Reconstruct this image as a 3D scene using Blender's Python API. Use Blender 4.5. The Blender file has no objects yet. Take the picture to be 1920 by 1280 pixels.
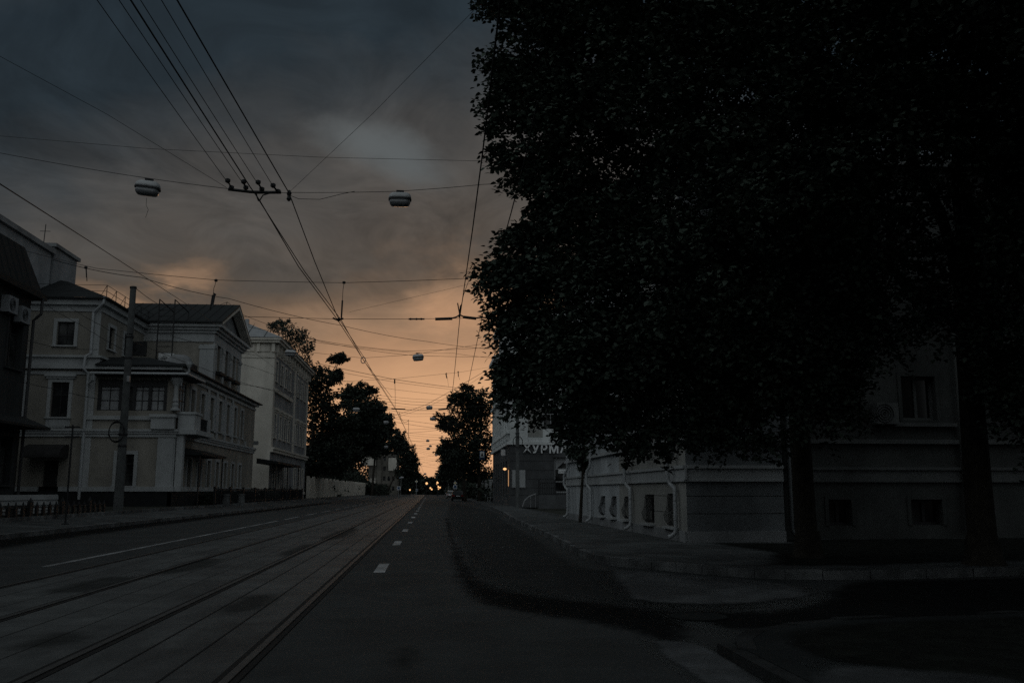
import bpy, math, random
import numpy as np
from mathutils import Vector, Matrix, noise

random.seed(7)
rng = np.random.default_rng(11)
sc = bpy.context.scene
COL = sc.collection
PI = math.pi

# ------------------------------------------------------------------ camera model
FPX, EYE = 1700.0, 1.43
TH = math.atan(280 / FPX)
PS = math.atan(154 * math.cos(TH) / FPX)
FW = (math.sin(PS) * math.cos(TH), math.cos(PS) * math.cos(TH), math.sin(TH))
RT = (math.cos(PS), -math.sin(PS), 0.0)
UP = (-math.sin(PS) * math.sin(TH), -math.cos(PS) * math.sin(TH), math.cos(TH))


def at(px, py, X=None, Y=None, z=None):
    """world point seen at a photograph pixel, on a plane X=, Y= or z="""
    a, b = (px - 960) / FPX, (640 - py) / FPX
    d = [FW[i] + a * RT[i] + b * UP[i] for i in range(3)]
    t = X / d[0] if X is not None else Y / d[1] if Y is not None else (z - EYE) / d[2]
    return (d[0] * t, d[1] * t, EYE + d[2] * t)


# ------------------------------------------------------------------ materials
MATS = {}


def mat(name, col, rough=0.85, var=0.25, scale=1.5, bump=0.0, metal=0.0, spec=0.35, detail=6.0, stains=0.0, trans=0.0):
    m = bpy.data.materials.new(name)
    m.use_nodes = True
    nt = m.node_tree
    b = nt.nodes['Principled BSDF']
    b.inputs['Roughness'].default_value = rough
    b.inputs['Metallic'].default_value = metal
    b.inputs['Specular IOR Level'].default_value = spec
    tc = nt.nodes.new('ShaderNodeNewGeometry')
    n = nt.nodes.new('ShaderNodeTexNoise')
    n.inputs['Scale'].default_value = scale
    n.inputs['Detail'].default_value = detail
    n.inputs['Roughness'].default_value = 0.65
    nt.links.new(tc.outputs['Position'], n.inputs['Vector'])
    r = nt.nodes.new('ShaderNodeValToRGB')
    r.color_ramp.elements[0].position = 0.3
    r.color_ramp.elements[1].position = 0.7
    r.color_ramp.elements[0].color = [c * (1 - var) for c in col] + [1]
    r.color_ramp.elements[1].color = [min(1, c * (1 + var)) for c in col] + [1]
    nt.links.new(n.outputs['Fac'], r.inputs['Fac'])
    out = r.outputs['Color']
    if stains:
        n2 = nt.nodes.new('ShaderNodeTexNoise')
        n2.inputs['Scale'].default_value = 0.35
        n2.inputs['Detail'].default_value = 9
        mp = nt.nodes.new('ShaderNodeMapping')
        mp.inputs['Scale'].default_value = (1.6, 1.6, 0.35)
        nt.links.new(tc.outputs['Position'], mp.inputs['Vector'])
        nt.links.new(mp.outputs['Vector'], n2.inputs['Vector'])
        r2 = nt.nodes.new('ShaderNodeValToRGB')
        r2.color_ramp.elements[0].position = 0.42
        r2.color_ramp.elements[1].position = 0.62
        r2.color_ramp.elements[0].color = (1 - stains,) * 3 + (1,)
        r2.color_ramp.elements[1].color = (1, 1, 1, 1)
        nt.links.new(n2.outputs['Fac'], r2.inputs['Fac'])
        mx = nt.nodes.new('ShaderNodeMix')
        mx.data_type = 'RGBA'
        mx.blend_type = 'MULTIPLY'
        mx.inputs['Factor'].default_value = 1
        nt.links.new(out, mx.inputs['A'])
        nt.links.new(r2.outputs['Color'], mx.inputs['B'])
        out = mx.outputs['Result']
    nt.links.new(out, b.inputs['Base Color'])
    if bump:
        bp = nt.nodes.new('ShaderNodeBump')
        bp.inputs['Strength'].default_value = bump
        bp.inputs['Distance'].default_value = 0.02
        n3 = nt.nodes.new('ShaderNodeTexNoise')
        n3.inputs['Scale'].default_value = scale * 18
        n3.inputs['Detail'].default_value = 4
        nt.links.new(tc.outputs['Position'], n3.inputs['Vector'])
        nt.links.new(n3.outputs['Fac'], bp.inputs['Height'])
        nt.links.new(bp.outputs['Normal'], b.inputs['Normal'])
    if trans:
        b.inputs['Transmission Weight'].default_value = 0.0
    MATS[name] = m
    return m


def emis(name, col, s):
    m = bpy.data.materials.new(name)
    m.use_nodes = True
    b = m.node_tree.nodes['Principled BSDF']
    b.inputs['Base Color'].default_value = (*col, 1)
    b.inputs['Emission Color'].default_value = (*col, 1)
    b.inputs['Emission Strength'].default_value = s
    MATS[name] = m
    return m


mat('asphalt', (.036, .041, .042), .85, .3, 1.2, .5, spec=.4, stains=.25)
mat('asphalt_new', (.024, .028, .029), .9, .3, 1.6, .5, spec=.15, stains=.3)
mat('asphalt_damp_shade', (.008, .0095, .01), .9, .35, 2.5, .4, spec=.08, stains=.3)  # damp gutters, and the side street's tree shade put into the colour
mat('pavement', (.085, .092, .094), .9, .4, 1.8, .5, spec=.25, stains=.35)
mat('apron', (.12, .128, .135), .9, .35, 2.2, .5, spec=.25, stains=.45)
mat('kerb', (.17, .178, .182), .9, .6, 2.2, .6, spec=.25, stains=.5)
mat('soil', (.04, .042, .036), .95, .5, 3, .6, spec=.1)
mat('paint', (.55, .56, .57), .8, .35, 6, .2, stains=.45)
mat('paint_worn', (.36, .37, .38), .8, .45, 7, .2, stains=.5)
mat('rail', (.1, .097, .093), .5, .25, 4, 0, metal=.6)
mat('groove', (.012, .012, .012), .9, .3, 8)
mat('plaster_beige', (.305, .288, .255), .9, .12, 1.2, .25, spec=.15, stains=.22)
mat('plaster_white', (.44, .458, .465), .9, .1, 1.4, .2, spec=.15, stains=.2)
mat('plaster_bright', (.7, .73, .73), .9, .1, 1.4, .2, spec=.15, stains=.2)
mat('plaster_pale', (.64, .605, .54), .9, .1, .9, .25, spec=.15, stains=.2)
mat('plaster_grey', (.3, .31, .32), .9, .14, 1.2, .25, spec=.15, stains=.3)
mat('plaster_cool', (.34, .36, .38), .9, .14, 1.0, .3, spec=.15, stains=.28)
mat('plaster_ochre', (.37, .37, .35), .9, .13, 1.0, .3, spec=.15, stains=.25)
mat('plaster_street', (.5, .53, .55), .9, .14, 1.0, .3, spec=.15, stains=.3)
mat('plaster_end_shaded', (.2, .215, .225), .9, .18, 1.0, .3, spec=.15, stains=.35)  # same stucco as the street front, crown shade put into the colour
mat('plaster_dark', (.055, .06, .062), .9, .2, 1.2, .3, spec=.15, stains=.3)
mat('plaster_ochre_dim', (.17, .16, .14), .9, .25, 1.0, .3, spec=.15, stains=.35)
mat('stone_dark', (.1, .105, .11), .8, .2, 1.5, .3, spec=.25, stains=.3)
mat('plinth', (.018, .02, .021), .85, .25, 1.6, .3, spec=.2)
mat('wood_dark', (.035, .034, .034), .85, .3, 2, .2, spec=.2)
mat('roof_dark', (.02, .023, .024), .75, .25, 1.2, .1, spec=.2)
mat('roof_pale', (.3, .31, .32), .5, .2, 1.5, .1, spec=.5)
mat('frame_dark', (.03, .03, .032), .6, .2, 4)
mat('frame_white', (.36, .37, .38), .7, .12, 4)
mat('curtain', (.3, .31, .32), .9, .3, 3)
mat('metal_dark', (.025, .026, .028), .55, .3, 4, 0, metal=.3)
mat('metal_grey', (.3, .31, .32), .5, .2, 5, 0, metal=.4)
mat('pipe_pale', (.4, .42, .435), .5, .15, 4, 0, spec=.4)
mat('pipe_dark', (.05, .05, .052), .6, .2, 4)
mat('wire', (.012, .012, .013), .6, .2, 3)
mat('concrete', (.13, .138, .14), .9, .25, 2.5, .4, spec=.2, stains=.35)
mat('concrete_worn', (.035, .038, .039), .9, .45, 3, .6, spec=.2, stains=.5)
mat('lamp_shell', (.5, .51, .52), .5, .15, 5)
mat('lamp_glass', (.2, .21, .22), .15, .1, 6, spec=.6)
mat('leaf', (.052, .07, .056), .7, .45, 1.1, 0, spec=.15)
mat('leaf_far', (.03, .039, .03), .7, .4, .35, 0, spec=.2)
mat('leaf_birch', (.06, .072, .058), .7, .4, .8, 0, spec=.2)
mat('bark', (.04, .036, .03), .95, .4, 5, .6, spec=.1)
mat('car_dark', (.02, .022, .025), .25, .1, 2, 0, metal=.3, spec=.6)
mat('car_silver', (.42, .43, .44), .3, .08, 2, 0, metal=.4, spec=.6)
mat('rubber', (.012, .012, .012), .85, .2, 6)
mat('plate_white', (.75, .77, .78), .7, .1, 6)
mat('sign_blue', (.03, .07, .15), .5, .1, 6)
mat('sign_black', (.015, .015, .015), .6, .1, 6)
mat('sign_yellow', (.5, .35, .05), .5, .1, 6)
mat('tail_red', (.3, .015, .01), .3, .1, 6)
emis('amber', (1, .52, .22), 1.3)
emis('amber_soft', (1, .52, .24), .45)
emis('warm_white', (1, .75, .5), 3.0)


def glass_mat():
    m = bpy.data.materials.new('glass')
    m.use_nodes = True
    nt = m.node_tree
    b = nt.nodes['Principled BSDF']
    b.inputs['Roughness'].default_value = .08
    b.inputs['Specular IOR Level'].default_value = .5
    n = nt.nodes.new('ShaderNodeTexNoise')
    n.inputs['Scale'].default_value = .7
    g = nt.nodes.new('ShaderNodeNewGeometry')
    nt.links.new(g.outputs['Position'], n.inputs['Vector'])
    r = nt.nodes.new('ShaderNodeValToRGB')
    r.color_ramp.elements[0].color = (.008, .009, .01, 1)
    r.color_ramp.elements[1].color = (.12, .122, .12, 1)
    r.color_ramp.elements[0].position = .45
    r.color_ramp.elements[1].position = .75
    nt.links.new(n.outputs['Fac'], r.inputs['Fac'])
    nt.links.new(r.outputs['Color'], b.inputs['Base Color'])
    MATS['glass'] = m


glass_mat()


def tram_bed_mat():
    m = mat('tram_bed', (.085, .09, .089), .55, .35, 1.4, .5, spec=.5, stains=.3)
    nt = m.node_tree
    b = nt.nodes['Principled BSDF']
    src = b.inputs['Base Color'].links[0].from_socket
    g = nt.nodes.new('ShaderNodeNewGeometry')
    sx = nt.nodes.new('ShaderNodeSeparateXYZ')
    nt.links.new(g.outputs['Position'], sx.inputs['Vector'])

    def M(op, a, bb=None):
        k = nt.nodes.new('ShaderNodeMath')
        k.operation = op
        for i, q in enumerate((a, bb)):
            if q is None:
                continue
            if isinstance(q, (int, float)):
                k.inputs[i].default_value = q
            else:
                nt.links.new(q, k.inputs[i])
        return k.outputs[0]
    # transverse slab joints every 3 m, a dark hairline
    t = M('ABSOLUTE', M('SUBTRACT', M('FRACT', M('DIVIDE', sx.outputs['Y'], 3.0)), .5))
    j = M('LESS_THAN', t, .004)
    # oily patches between the rails, long along the track
    mp = nt.nodes.new('ShaderNodeMapping')
    mp.inputs['Scale'].default_value = (1.0, .28, 1)
    nt.links.new(g.outputs['Position'], mp.inputs['Vector'])
    n = nt.nodes.new('ShaderNodeTexNoise')
    n.inputs['Scale'].default_value = .55
    n.inputs['Detail'].default_value = 8
    n.inputs['Roughness'].default_value = .7
    nt.links.new(mp.outputs['Vector'], n.inputs['Vector'])
    r = nt.nodes.new('ShaderNodeValToRGB')
    r.color_ramp.elements[0].position = .36
    r.color_ramp.elements[1].position = .5
    r.color_ramp.elements[0].color = (.38, .38, .38, 1)
    r.color_ramp.elements[1].color = (1, 1, 1, 1)
    nt.links.new(n.outputs['Fac'], r.inputs['Fac'])
    mx = nt.nodes.new('ShaderNodeMix')
    mx.data_type = 'RGBA'
    mx.blend_type = 'MULTIPLY'
    mx.inputs['Factor'].default_value = 1
    nt.links.new(src, mx.inputs['A'])
    nt.links.new(r.outputs['Color'], mx.inputs['B'])
    m2 = nt.nodes.new('ShaderNodeMix')
    m2.data_type = 'RGBA'
    nt.links.new(j, m2.inputs['Factor'])
    nt.links.new(mx.outputs['Result'], m2.inputs['A'])
    m2.inputs['B'].default_value = (.03, .03, .03, 1)
    nt.links.new(m2.outputs['Result'], b.inputs['Base Color'])


tram_bed_mat()

# ------------------------------------------------------------------ mesh builder
ORG = {}


class MB:
    def __init__(s):
        s.v, s.f = [], []

    def add(s, vs, fs):
        o = len(s.v)
        s.v += [tuple(p) for p in vs]
        s.f += [tuple(i + o for i in q) for q in fs]
        return s

    def box(s, x0, x1, y0, y1, z0, z1):
        return s.add([(x0, y0, z0), (x1, y0, z0), (x1, y1, z0), (x0, y1, z0), (x0, y0, z1), (x1, y0, z1), (x1, y1, z1), (x0, y1, z1)],
                     [(0, 3, 2, 1), (4, 5, 6, 7), (0, 1, 5, 4), (1, 2, 6, 5), (2, 3, 7, 6), (3, 0, 4, 7)])

    def hexa(s, p):  # 8 points, bottom ring then top ring
        return s.add(p, [(0, 3, 2, 1), (4, 5, 6, 7), (0, 1, 5, 4), (1, 2, 6, 5), (2, 3, 7, 6), (3, 0, 4, 7)])

    def poly(s, pts):
        return s.add(pts, [tuple(range(len(pts)))])

    def slab(s, pts, dz):  # horizontal polygon extruded downwards by dz
        n = len(pts)
        low = [(p[0], p[1], p[2] - dz) for p in pts]
        fs = [tuple(range(n)), tuple(range(2 * n - 1, n - 1, -1))]
        fs += [(i, n + i, n + (i + 1) % n, (i + 1) % n) for i in range(n)]
        return s.add(list(pts) + low, fs)

    def prism(s, F, prof, n0, n1):  # profile in a frame's u,v pushed from n0 to n1
        n = len(prof)
        vs = [F.p(u, v, n0) for u, v in prof] + [F.p(u, v, n1) for u, v in prof]
        fs = [tuple(range(n)), tuple(range(2 * n - 1, n - 1, -1))]
        fs += [(i, n + i, n + (i + 1) % n, (i + 1) % n) for i in range(n)]
        return s.add(vs, fs)

    def tube(s, pts, r, n=6, r1=None):
        pts = [Vector(p) for p in pts]
        r1 = r if r1 is None else r1
        L = len(pts)
        vs, fs = [], []
        ref = Vector((0, 0, 1))
        if abs((pts[-1] - pts[0]).normalized().z) > .9:
            ref = Vector((1, 0, 0))
        for i, p in enumerate(pts):
            d = (pts[min(i + 1, L - 1)] - pts[max(i - 1, 0)]).normalized()
            a = d.cross(ref)
            if a.length < 1e-4:
                a = d.cross(Vector((0, 1, 0)))
            a.normalize()
            b = d.cross(a)
            rr = r + (r1 - r) * i / max(1, L - 1)
            for k in range(n):
                t = 2 * PI * k / n
                vs.append(p + a * (rr * math.cos(t)) + b * (rr * math.sin(t)))
        for i in range(L - 1):
            for k in range(n):
                fs.append((i * n + k, i * n + (k + 1) % n, (i + 1) * n + (k + 1) % n, (i + 1) * n + k))
        fs.append(tuple(range(n - 1, -1, -1)))
        fs.append(tuple((L - 1) * n + k for k in range(n)))
        return s.add(vs, fs)

    def lathe(s, prof, c, n=12, sx=1, sy=1):
        vs, fs = [], []
        for r, z in prof:
            for k in range(n):
                t = 2 * PI * k / n
                vs.append((c[0] + sx * r * math.cos(t), c[1] + sy * r * math.sin(t), c[2] + z))
        for i in range(len(prof) - 1):
            for k in range(n):
                fs.append((i * n + k, i * n + (k + 1) % n, (i + 1) * n + (k + 1) % n, (i + 1) * n + k))
        fs.append(tuple(range(n - 1, -1, -1)))
        fs.append(tuple((len(prof) - 1) * n + k for k in range(n)))
        return s.add(vs, fs)

    def build(s, name, m, parent=None, origin=None, smooth=False):
        o0 = ORG[parent] if parent is not None else Vector(origin or (0, 0, 0))
        me = bpy.data.meshes.new(name)
        me.from_pydata([(p[0] - o0[0], p[1] - o0[1], p[2] - o0[2]) for p in s.v], [], s.f)
        me.materials.append(MATS[m])
        if smooth:
            me.polygons.foreach_set('use_smooth', [True] * len(me.polygons))
        me.update()
        ob = bpy.data.objects.new(name, me)
        COL.objects.link(ob)
        if parent is not None:
            ob.parent = parent
        else:
            ob.location = o0
        ORG[ob] = o0
        return ob


class Fr:
    """a wall frame: u along the wall (to the right seen from outside), v up, n outwards"""
    def __init__(s, O, U):
        s.O, s.U = Vector((O[0], O[1], 0)), Vector((U[0], U[1], 0)).normalized()
        s.N = s.U.cross(Vector((0, 0, 1)))

    def p(s, u, v, n=0):
        q = s.O + s.U * u + s.N * n
        return (q.x, q.y, v)

    def box(s, mb, u0, u1, v0, v1, n0, n1):
        mb.hexa([s.p(u0, v0, n1), s.p(u1, v0, n1), s.p(u1, v0, n0), s.p(u0, v0, n0),
                 s.p(u0, v1, n1), s.p(u1, v1, n1), s.p(u1, v1, n0), s.p(u0, v1, n0)])


def wall(mb, F, u0, u1, v0, v1, holes=(), d=.3, n=0):
    us = sorted({u0, u1, *[h[0] for h in holes], *[h[1] for h in holes]})
    vs = sorted({v0, v1, *[h[2] for h in holes], *[h[3] for h in holes]})
    us = [u for u in us if u0 <= u <= u1]
    vs = [v for v in vs if v0 <= v <= v1]
    for a, b in zip(us, us[1:]):
        for c, e in zip(vs, vs[1:]):
            mu, mv = (a + b) / 2, (c + e) / 2
            if any(h[0] < mu < h[1] and h[2] < mv < h[3] for h in holes):
                continue
            mb.poly([F.p(a, c, n), F.p(b, c, n), F.p(b, e, n), F.p(a, e, n)])
    for h in holes:
        a, b, c, e = h[:4]
        for q in (((a, c), (a, e)), ((b, e), (b, c)), ((a, e), (b, e)), ((b, c), (a, c))):
            (p0, p1) = q
            mb.poly([F.p(*p0, n), F.p(*p1, n), F.p(*p1, n - d), F.p(*p0, n - d)])


def tag(o, label=None, cat=None, group=None, kind=None):
    if label:
        o['label'] = label
    if cat:
        o['category'] = cat
    if group:
        o['group'] = group
    if kind:
        o['kind'] = kind
    return o


def thing(name, loc, label, cat, group=None):
    o = bpy.data.objects.new(name, None)
    COL.objects.link(o)
    o.location = loc
    ORG[o] = Vector(loc)
    return tag(o, label, cat, group)


def copy_tree(o, parent=None, mats=None):
    c = o.copy()
    COL.objects.link(c)
    if parent is not None:
        c.parent = parent
    for ch in list(o.children):
        copy_tree(ch, c)
    return c


def window(par, F, h, d=.22, frame='frame_dark', nv=2, hb=(.62,), casing=None, cw=.22, cp=.07, sill=True, head=0, fw=.06, glass='glass', bars=None):
    a, b, c, e = h[:4]
    m = MB()
    n0, n1 = -d - .03, -d + .04
    F.box(m, a, b, c, c + fw, n0, n1)
    F.box(m, a, b, e - fw, e, n0, n1)
    F.box(m, a, a + fw, c + fw, e - fw, n0, n1)
    F.box(m, b - fw, b, c + fw, e - fw, n0, n1)
    for i in range(1, nv):
        x = a + (b - a) * i / nv
        F.box(m, x - fw * .5, x + fw * .5, c + fw, e - fw, n0, n1 - .005)
    for t in hb:
        y = c + (e - c) * t
        F.box(m, a + fw, b - fw, y - fw * .45, y + fw * .45, n0, n1 - .01)
    w = m.build('window', frame, par)
    g = MB()
    F.box(g, a, b, c, e, n0 - .04, n0 + .02)
    g.build('pane', glass, w)
    if casing:
        k = MB()
        F.box(k, a - cw, a, c, e + cw, 0, cp)
        F.box(k, b, b + cw, c, e + cw, 0, cp)
        F.box(k, a, b, e, e + cw, 0, cp)
        if head:
            F.box(k, a - cw - .12, b + cw + .12, e + cw, e + cw + head * .45, 0, cp + .1)
            F.box(k, a - cw - .2, b + cw + .2, e + cw + head * .45, e + cw + head, 0, cp + .2)
        k.build('casing', casing, w)
    if sill:
        k = MB()
        F.box(k, a - cw - .05, b + cw + .05, c - .09, c - .002, -.02, cp + .1)
        k.build('sill', casing if casing else 'metal_grey', w)
    if bars:
        k = MB()
        x = a + .08
        while x < b - .05:
            k.tube([F.p(x, c + .02, .02), F.p(x, c + .12, .1), F.p(x, c + .3, .14), F.p(x, c + .45, .06), F.p(x, e - .02, .02)], .009, 5)
            x += .13
        for y in (c + .06, c + .45, e - .08):
            k.tube([F.p(a, y, .03), F.p(b, y, .03)], .01, 5)
        k.build('bars', 'metal_dark', w)
    return w


# ------------------------------------------------------------------ setting: ground, road, pavements
def structure(name, mb, m):
    o = mb.build(name, m)
    o['kind'] = 'structure'
    return o


g = MB()
g.poly([(-1500, -300, -.12), (1500, -300, -.12), (1500, 2200, -.12), (-1500, 2200, -.12)])
structure('ground', g, 'soil')
g = MB()
ys = [-12, 700]
g.poly([(-1.43, -12, 0), (45, -12, 0), (45, 24, 0), (8, 24, 0), (8, 700, 0), (-1.43, 700, 0)])
structure('road', g, 'asphalt')
g = MB()
g.poly([(-13.2, -12, .012), (-6.5, -12, .002), (-6.5, 700, .002), (-13.2, 700, .012)])
structure('road_far_lane', g, 'asphalt')
g = MB()
g.poly([(-6.5, -12, .004), (-1.43, -12, .004), (-1.43, 700, .004), (-6.5, 700, .004)])
structure('tram_bed', g, 'tram_bed')

# long joints of the concrete slabs
g = MB()
for x, w in ((-2.03, .01), (-2.54, .01), (-3.65, .004), (-4.2, .005), (-5.3, .004), (-5.85, .004)):
    g.poly([(x - w, -12, .008), (x + w, -12, .008), (x + w, 240, .008), (x - w, 240, .008)])
structure('road_slab_joints', g, 'groove')

RAILS = [(-1.52, 'rightmost tram rail, beside the dashed lane line'), (-3.05, 'second tram rail from the right, inner rail of the near track'),
         (-4.79, 'third tram rail from the right, inner rail of the far track'), (-6.4, 'leftmost tram rail, next to the solid white edge line')]
for x, lab in RAILS:
    r = thing('tram_rail', (x, 0, 0), lab, 'rail', 'steel tram rails set in the street')
    m = MB()
    m.box(x - .035, x + .035, -12, 600, .004, .02)
    m.build('rail_head', 'rail', r)
    m = MB()
    m.box(x + .04, x + .1, -12, 600, .004, .0095)
    m.box(x - .1, x - .05, -12, 600, .004, .0085)
    m.build('groove', 'groove', r)

# painted lines
i = 0
for k in range(24):
    y0 = 16.7 + k * 8.3
    m = MB()
    m.poly([(-.98, y0, .004), (-.78, y0, .004), (-.78, y0 + 2.0, .004), (-.98, y0 + 2.0, .004)])
    structure('road_marking', m, 'paint' if k < 4 else 'paint')
m = MB()
m.poly([(-7.38, 18.5, .007), (-7.24, 18.5, .007), (-7.24, 45.5, .007), (-7.38, 45.5, .007)])
structure('road_marking', m, 'paint_worn')
for k in range(14):
    y0 = 47.5 + k * 8.2
    m = MB()
    m.poly([(-7.38, y0, .007), (-7.24, y0, .007), (-7.24, y0 + 5.2, .007), (-7.38, y0 + 5.2, .007)])
    structure('road_marking', m, 'paint_worn')


def smooth_line(pts, step=.5):
    out = []
    P = [pts[0]] + list(pts) + [pts[-1]]
    for i in range(1, len(P) - 2):
        p0, p1, p2, p3 = [np.array(q, float) for q in P[i - 1:i + 3]]
        n = max(2, int(np.linalg.norm(p2 - p1) / step))
        for k in range(n):
            t = k / n
            out.append(tuple(.5 * ((2 * p1) + (-p0 + p2) * t + (2 * p0 - 5 * p1 + 4 * p2 - p3) * t * t + (-p0 + 3 * p1 - 3 * p2 + p3) * t ** 3)))
    out.append(tuple(pts[-1]))
    return out


# far-side pavement with kerb, right of the road, turning into the side street
kl = smooth_line([(6.1, 330), (5.7, 125), (4.86, 67.5), (4.06, 45.4), (3.66, 29.4), (3.32, 20), (3.5, 17.9), (4.1, 16.9), (4.75, 15.9), (5.4, 15.1), (6.4, 14.7), (8.2, 14.75), (11, 15.4), (20, 17.0), (44, 21)], 1.0)
g = MB()
out = [(44, 24.6), (6.5, 24.6), (6.5, 43.5), (7.05, 80), (7.05, 104), (9, 330)]
off = [(p[0] + .16 * .8, p[1] + .12) for p in kl]
g.slab([(p[0], p[1], .15) for p in off] + [(p[0], p[1], .15) for p in out], .3)
structure('pavement', g, 'pavement')


def kerb_run(line, inner, z, jag=.012):
    g = MB()
    acc = 0
    for i in range(len(line) - 1):
        a, b, c, d = line[i], line[i + 1], inner[i + 1], inner[i]
        j = random.uniform(-jag, jag)
        t = .012
        sh = lambda p, q: (p[0] + (q[0] - p[0]) * t, p[1] + (q[1] - p[1]) * t)
        a2, b2, c2, d2 = sh(a, b), sh(b, a), sh(c, d), sh(d, c)
        g.hexa([(*a2, -.1), (*b2, -.1), (*c2, -.1), (*d2, -.1), (*a2, z + j), (*b2, z + j), (*c2, z + j), (*d2, z + j)])
    return g


structure('kerb', kerb_run(kl, off, .152), 'kerb')

# near-side pavement corner (bottom right)
kn = smooth_line([(2.55, -12), (2.55, 6.4), (2.62, 7.8), (3.1, 8.9), (4.2, 9.5), (6, 9.8), (12, 10.8), (44, 15)], .9)
on = [(p[0] + .13, p[1] - .1) for p in kn]
g = MB()
g.slab([(p[0], p[1], .11) for p in on] + [(44, -12, .11)], .3)
structure('pavement_near', g, 'asphalt_new')  # dark colour here carries the tree shade over the near corner
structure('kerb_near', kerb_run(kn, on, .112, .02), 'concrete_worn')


# patches on the carriageway: thin sheets whose ragged edge breaks up into grit
def soften(name, amount=.55):
    m = MATS[name].copy()
    nt = m.node_tree
    b = nt.nodes['Principled BSDF']
    at_ = nt.nodes.new('ShaderNodeAttribute')
    at_.attribute_name = 'rim'
    g = nt.nodes.new('ShaderNodeNewGeometry')
    tot = at_.outputs['Fac']
    for sc_, k in ((1.6, 1.1), (11, .7)):
        n = nt.nodes.new('ShaderNodeTexNoise')
        n.inputs['Scale'].default_value = sc_
        n.inputs['Detail'].default_value = 7
        n.inputs['Roughness'].default_value = .7
        nt.links.new(g.outputs['Position'], n.inputs['Vector'])
        q = nt.nodes.new('ShaderNodeMath')
        q.operation = 'MULTIPLY_ADD'
        q.inputs[1].default_value = k
        nt.links.new(n.outputs['Fac'], q.inputs[0])
        nt.links.new(tot, q.inputs[2])
        tot = q.outputs[0]
    r = nt.nodes.new('ShaderNodeMapRange')
    r.interpolation_type = 'SMOOTHSTEP'
    r.inputs['From Min'].default_value = .98
    r.inputs['From Max'].default_value = 1.75
    r.inputs['To Max'].default_value = amount
    nt.links.new(tot, r.inputs['Value'])
    nt.links.new(r.outputs['Result'], b.inputs['Alpha'])
    MATS[name + '_soft'] = m


mat('litter', (.016, .018, .016), .95, .5, 4, .6, spec=.05)  # leaf litter and tree shade put into one near-black colour
for q, a_ in (('asphalt_new', .3), ('asphalt_damp_shade', .78), ('apron', .9), ('litter', .95)):
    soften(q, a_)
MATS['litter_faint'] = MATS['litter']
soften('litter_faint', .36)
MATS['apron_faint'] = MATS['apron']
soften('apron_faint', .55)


def patch(name, pts, z, m, rim=.5, dx=.12, ratio=2.5):
    P = np.array(smooth_line(pts + [pts[0]], .3)[:-1])
    A, B = P, np.roll(P, -1, 0)
    x0, y0 = P.min(0)
    x1, y1 = P.max(0)
    xs = np.arange(x0 - dx, x1 + 2 * dx, dx)
    ys = [y0 - .2]
    while ys[-1] < y1 + .3:
        ys.append(ys[-1] + max(dx, dx * ratio * max(.4, (ys[-1] - 4) / 12)))
    X, Y = np.meshgrid(xs, np.array(ys))
    Q = np.stack([X.ravel(), Y.ravel()], 1)
    best = np.full(len(Q), 1e9)
    ins = np.zeros(len(Q), bool)
    for a, b in zip(A, B):
        d = b - a
        t = np.clip(((Q - a) @ d) / (d @ d + 1e-12), 0, 1)
        # distances count less along the street, where everything is foreshortened
        e = (Q - a - t[:, None] * d) * np.array([1, .6])
        best = np.minimum(best, np.hypot(e[:, 0], e[:, 1]))
        c = (a[1] > Q[:, 1]) != (b[1] > Q[:, 1])
        xx = a[0] + (Q[:, 1] - a[1]) * d[0] / (d[1] if abs(d[1]) > 1e-9 else 1e-9)
        ins ^= c & (Q[:, 0] < xx)
    f = np.where(ins, best, -best) / rim
    f = np.clip(f, -1, 1)
    nx = len(xs)
    ny = len(ys)
    fs = []
    for r in range(ny - 1):
        for c in range(nx - 1):
            k = r * nx + c
            if max(f[k], f[k + 1], f[k + nx], f[k + nx + 1]) > -.6:
                fs.append((k, k + 1, k + nx + 1, k + nx))
    me = bpy.data.meshes.new(name)
    me.from_pydata([(p[0], p[1], z) for p in Q], [], fs)
    me.attributes.new('rim', 'FLOAT', 'POINT').data.foreach_set('value', f.astype(np.float32))
    me.materials.append(MATS[m + '_soft'])
    o = bpy.data.objects.new(name, me)
    COL.objects.link(o)
    o['kind'] = 'structure'
    return o


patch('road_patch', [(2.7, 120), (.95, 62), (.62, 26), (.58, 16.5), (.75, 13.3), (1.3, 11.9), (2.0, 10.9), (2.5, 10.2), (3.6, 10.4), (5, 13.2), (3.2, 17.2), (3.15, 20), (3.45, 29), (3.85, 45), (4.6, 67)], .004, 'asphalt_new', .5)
patch('road_gutter_stain', [(-13.1, 8), (-10.4, 8), (-10.0, 20), (-10.6, 32), (-10.9, 60), (-11.2, 110), (-13.1, 110)], .017, 'asphalt_damp_shade', 1.2, .3)
patch('road_gutter_stain', [(1.15, 50), (.9, 26), (.95, 16.4), (1.2, 13.9), (1.8, 12.7), (2.5, 11.9), (3.0, 10.8), (2.75, 9.2), (2.45, 8.2), (2.5, 6.4), (2.1, 6.3), (2.1, 8.2), (1.85, 9.6), (1.2, 10.7), (.55, 12.0), (.33, 15), (.42, 25), (.7, 50)], .008, 'asphalt_damp_shade', .5, .07)
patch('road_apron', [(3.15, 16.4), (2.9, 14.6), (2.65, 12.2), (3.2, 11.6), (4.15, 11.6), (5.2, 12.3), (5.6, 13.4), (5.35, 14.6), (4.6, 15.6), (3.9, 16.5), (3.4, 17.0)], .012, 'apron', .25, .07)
patch('road_apron', [(2.1, 9.0), (2.02, 8.0), (2.1, 6.2), (2.5, 6.0), (2.56, 7.2), (2.62, 8.1), (2.5, 8.9)], .012, 'apron', .12, .05)
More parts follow.
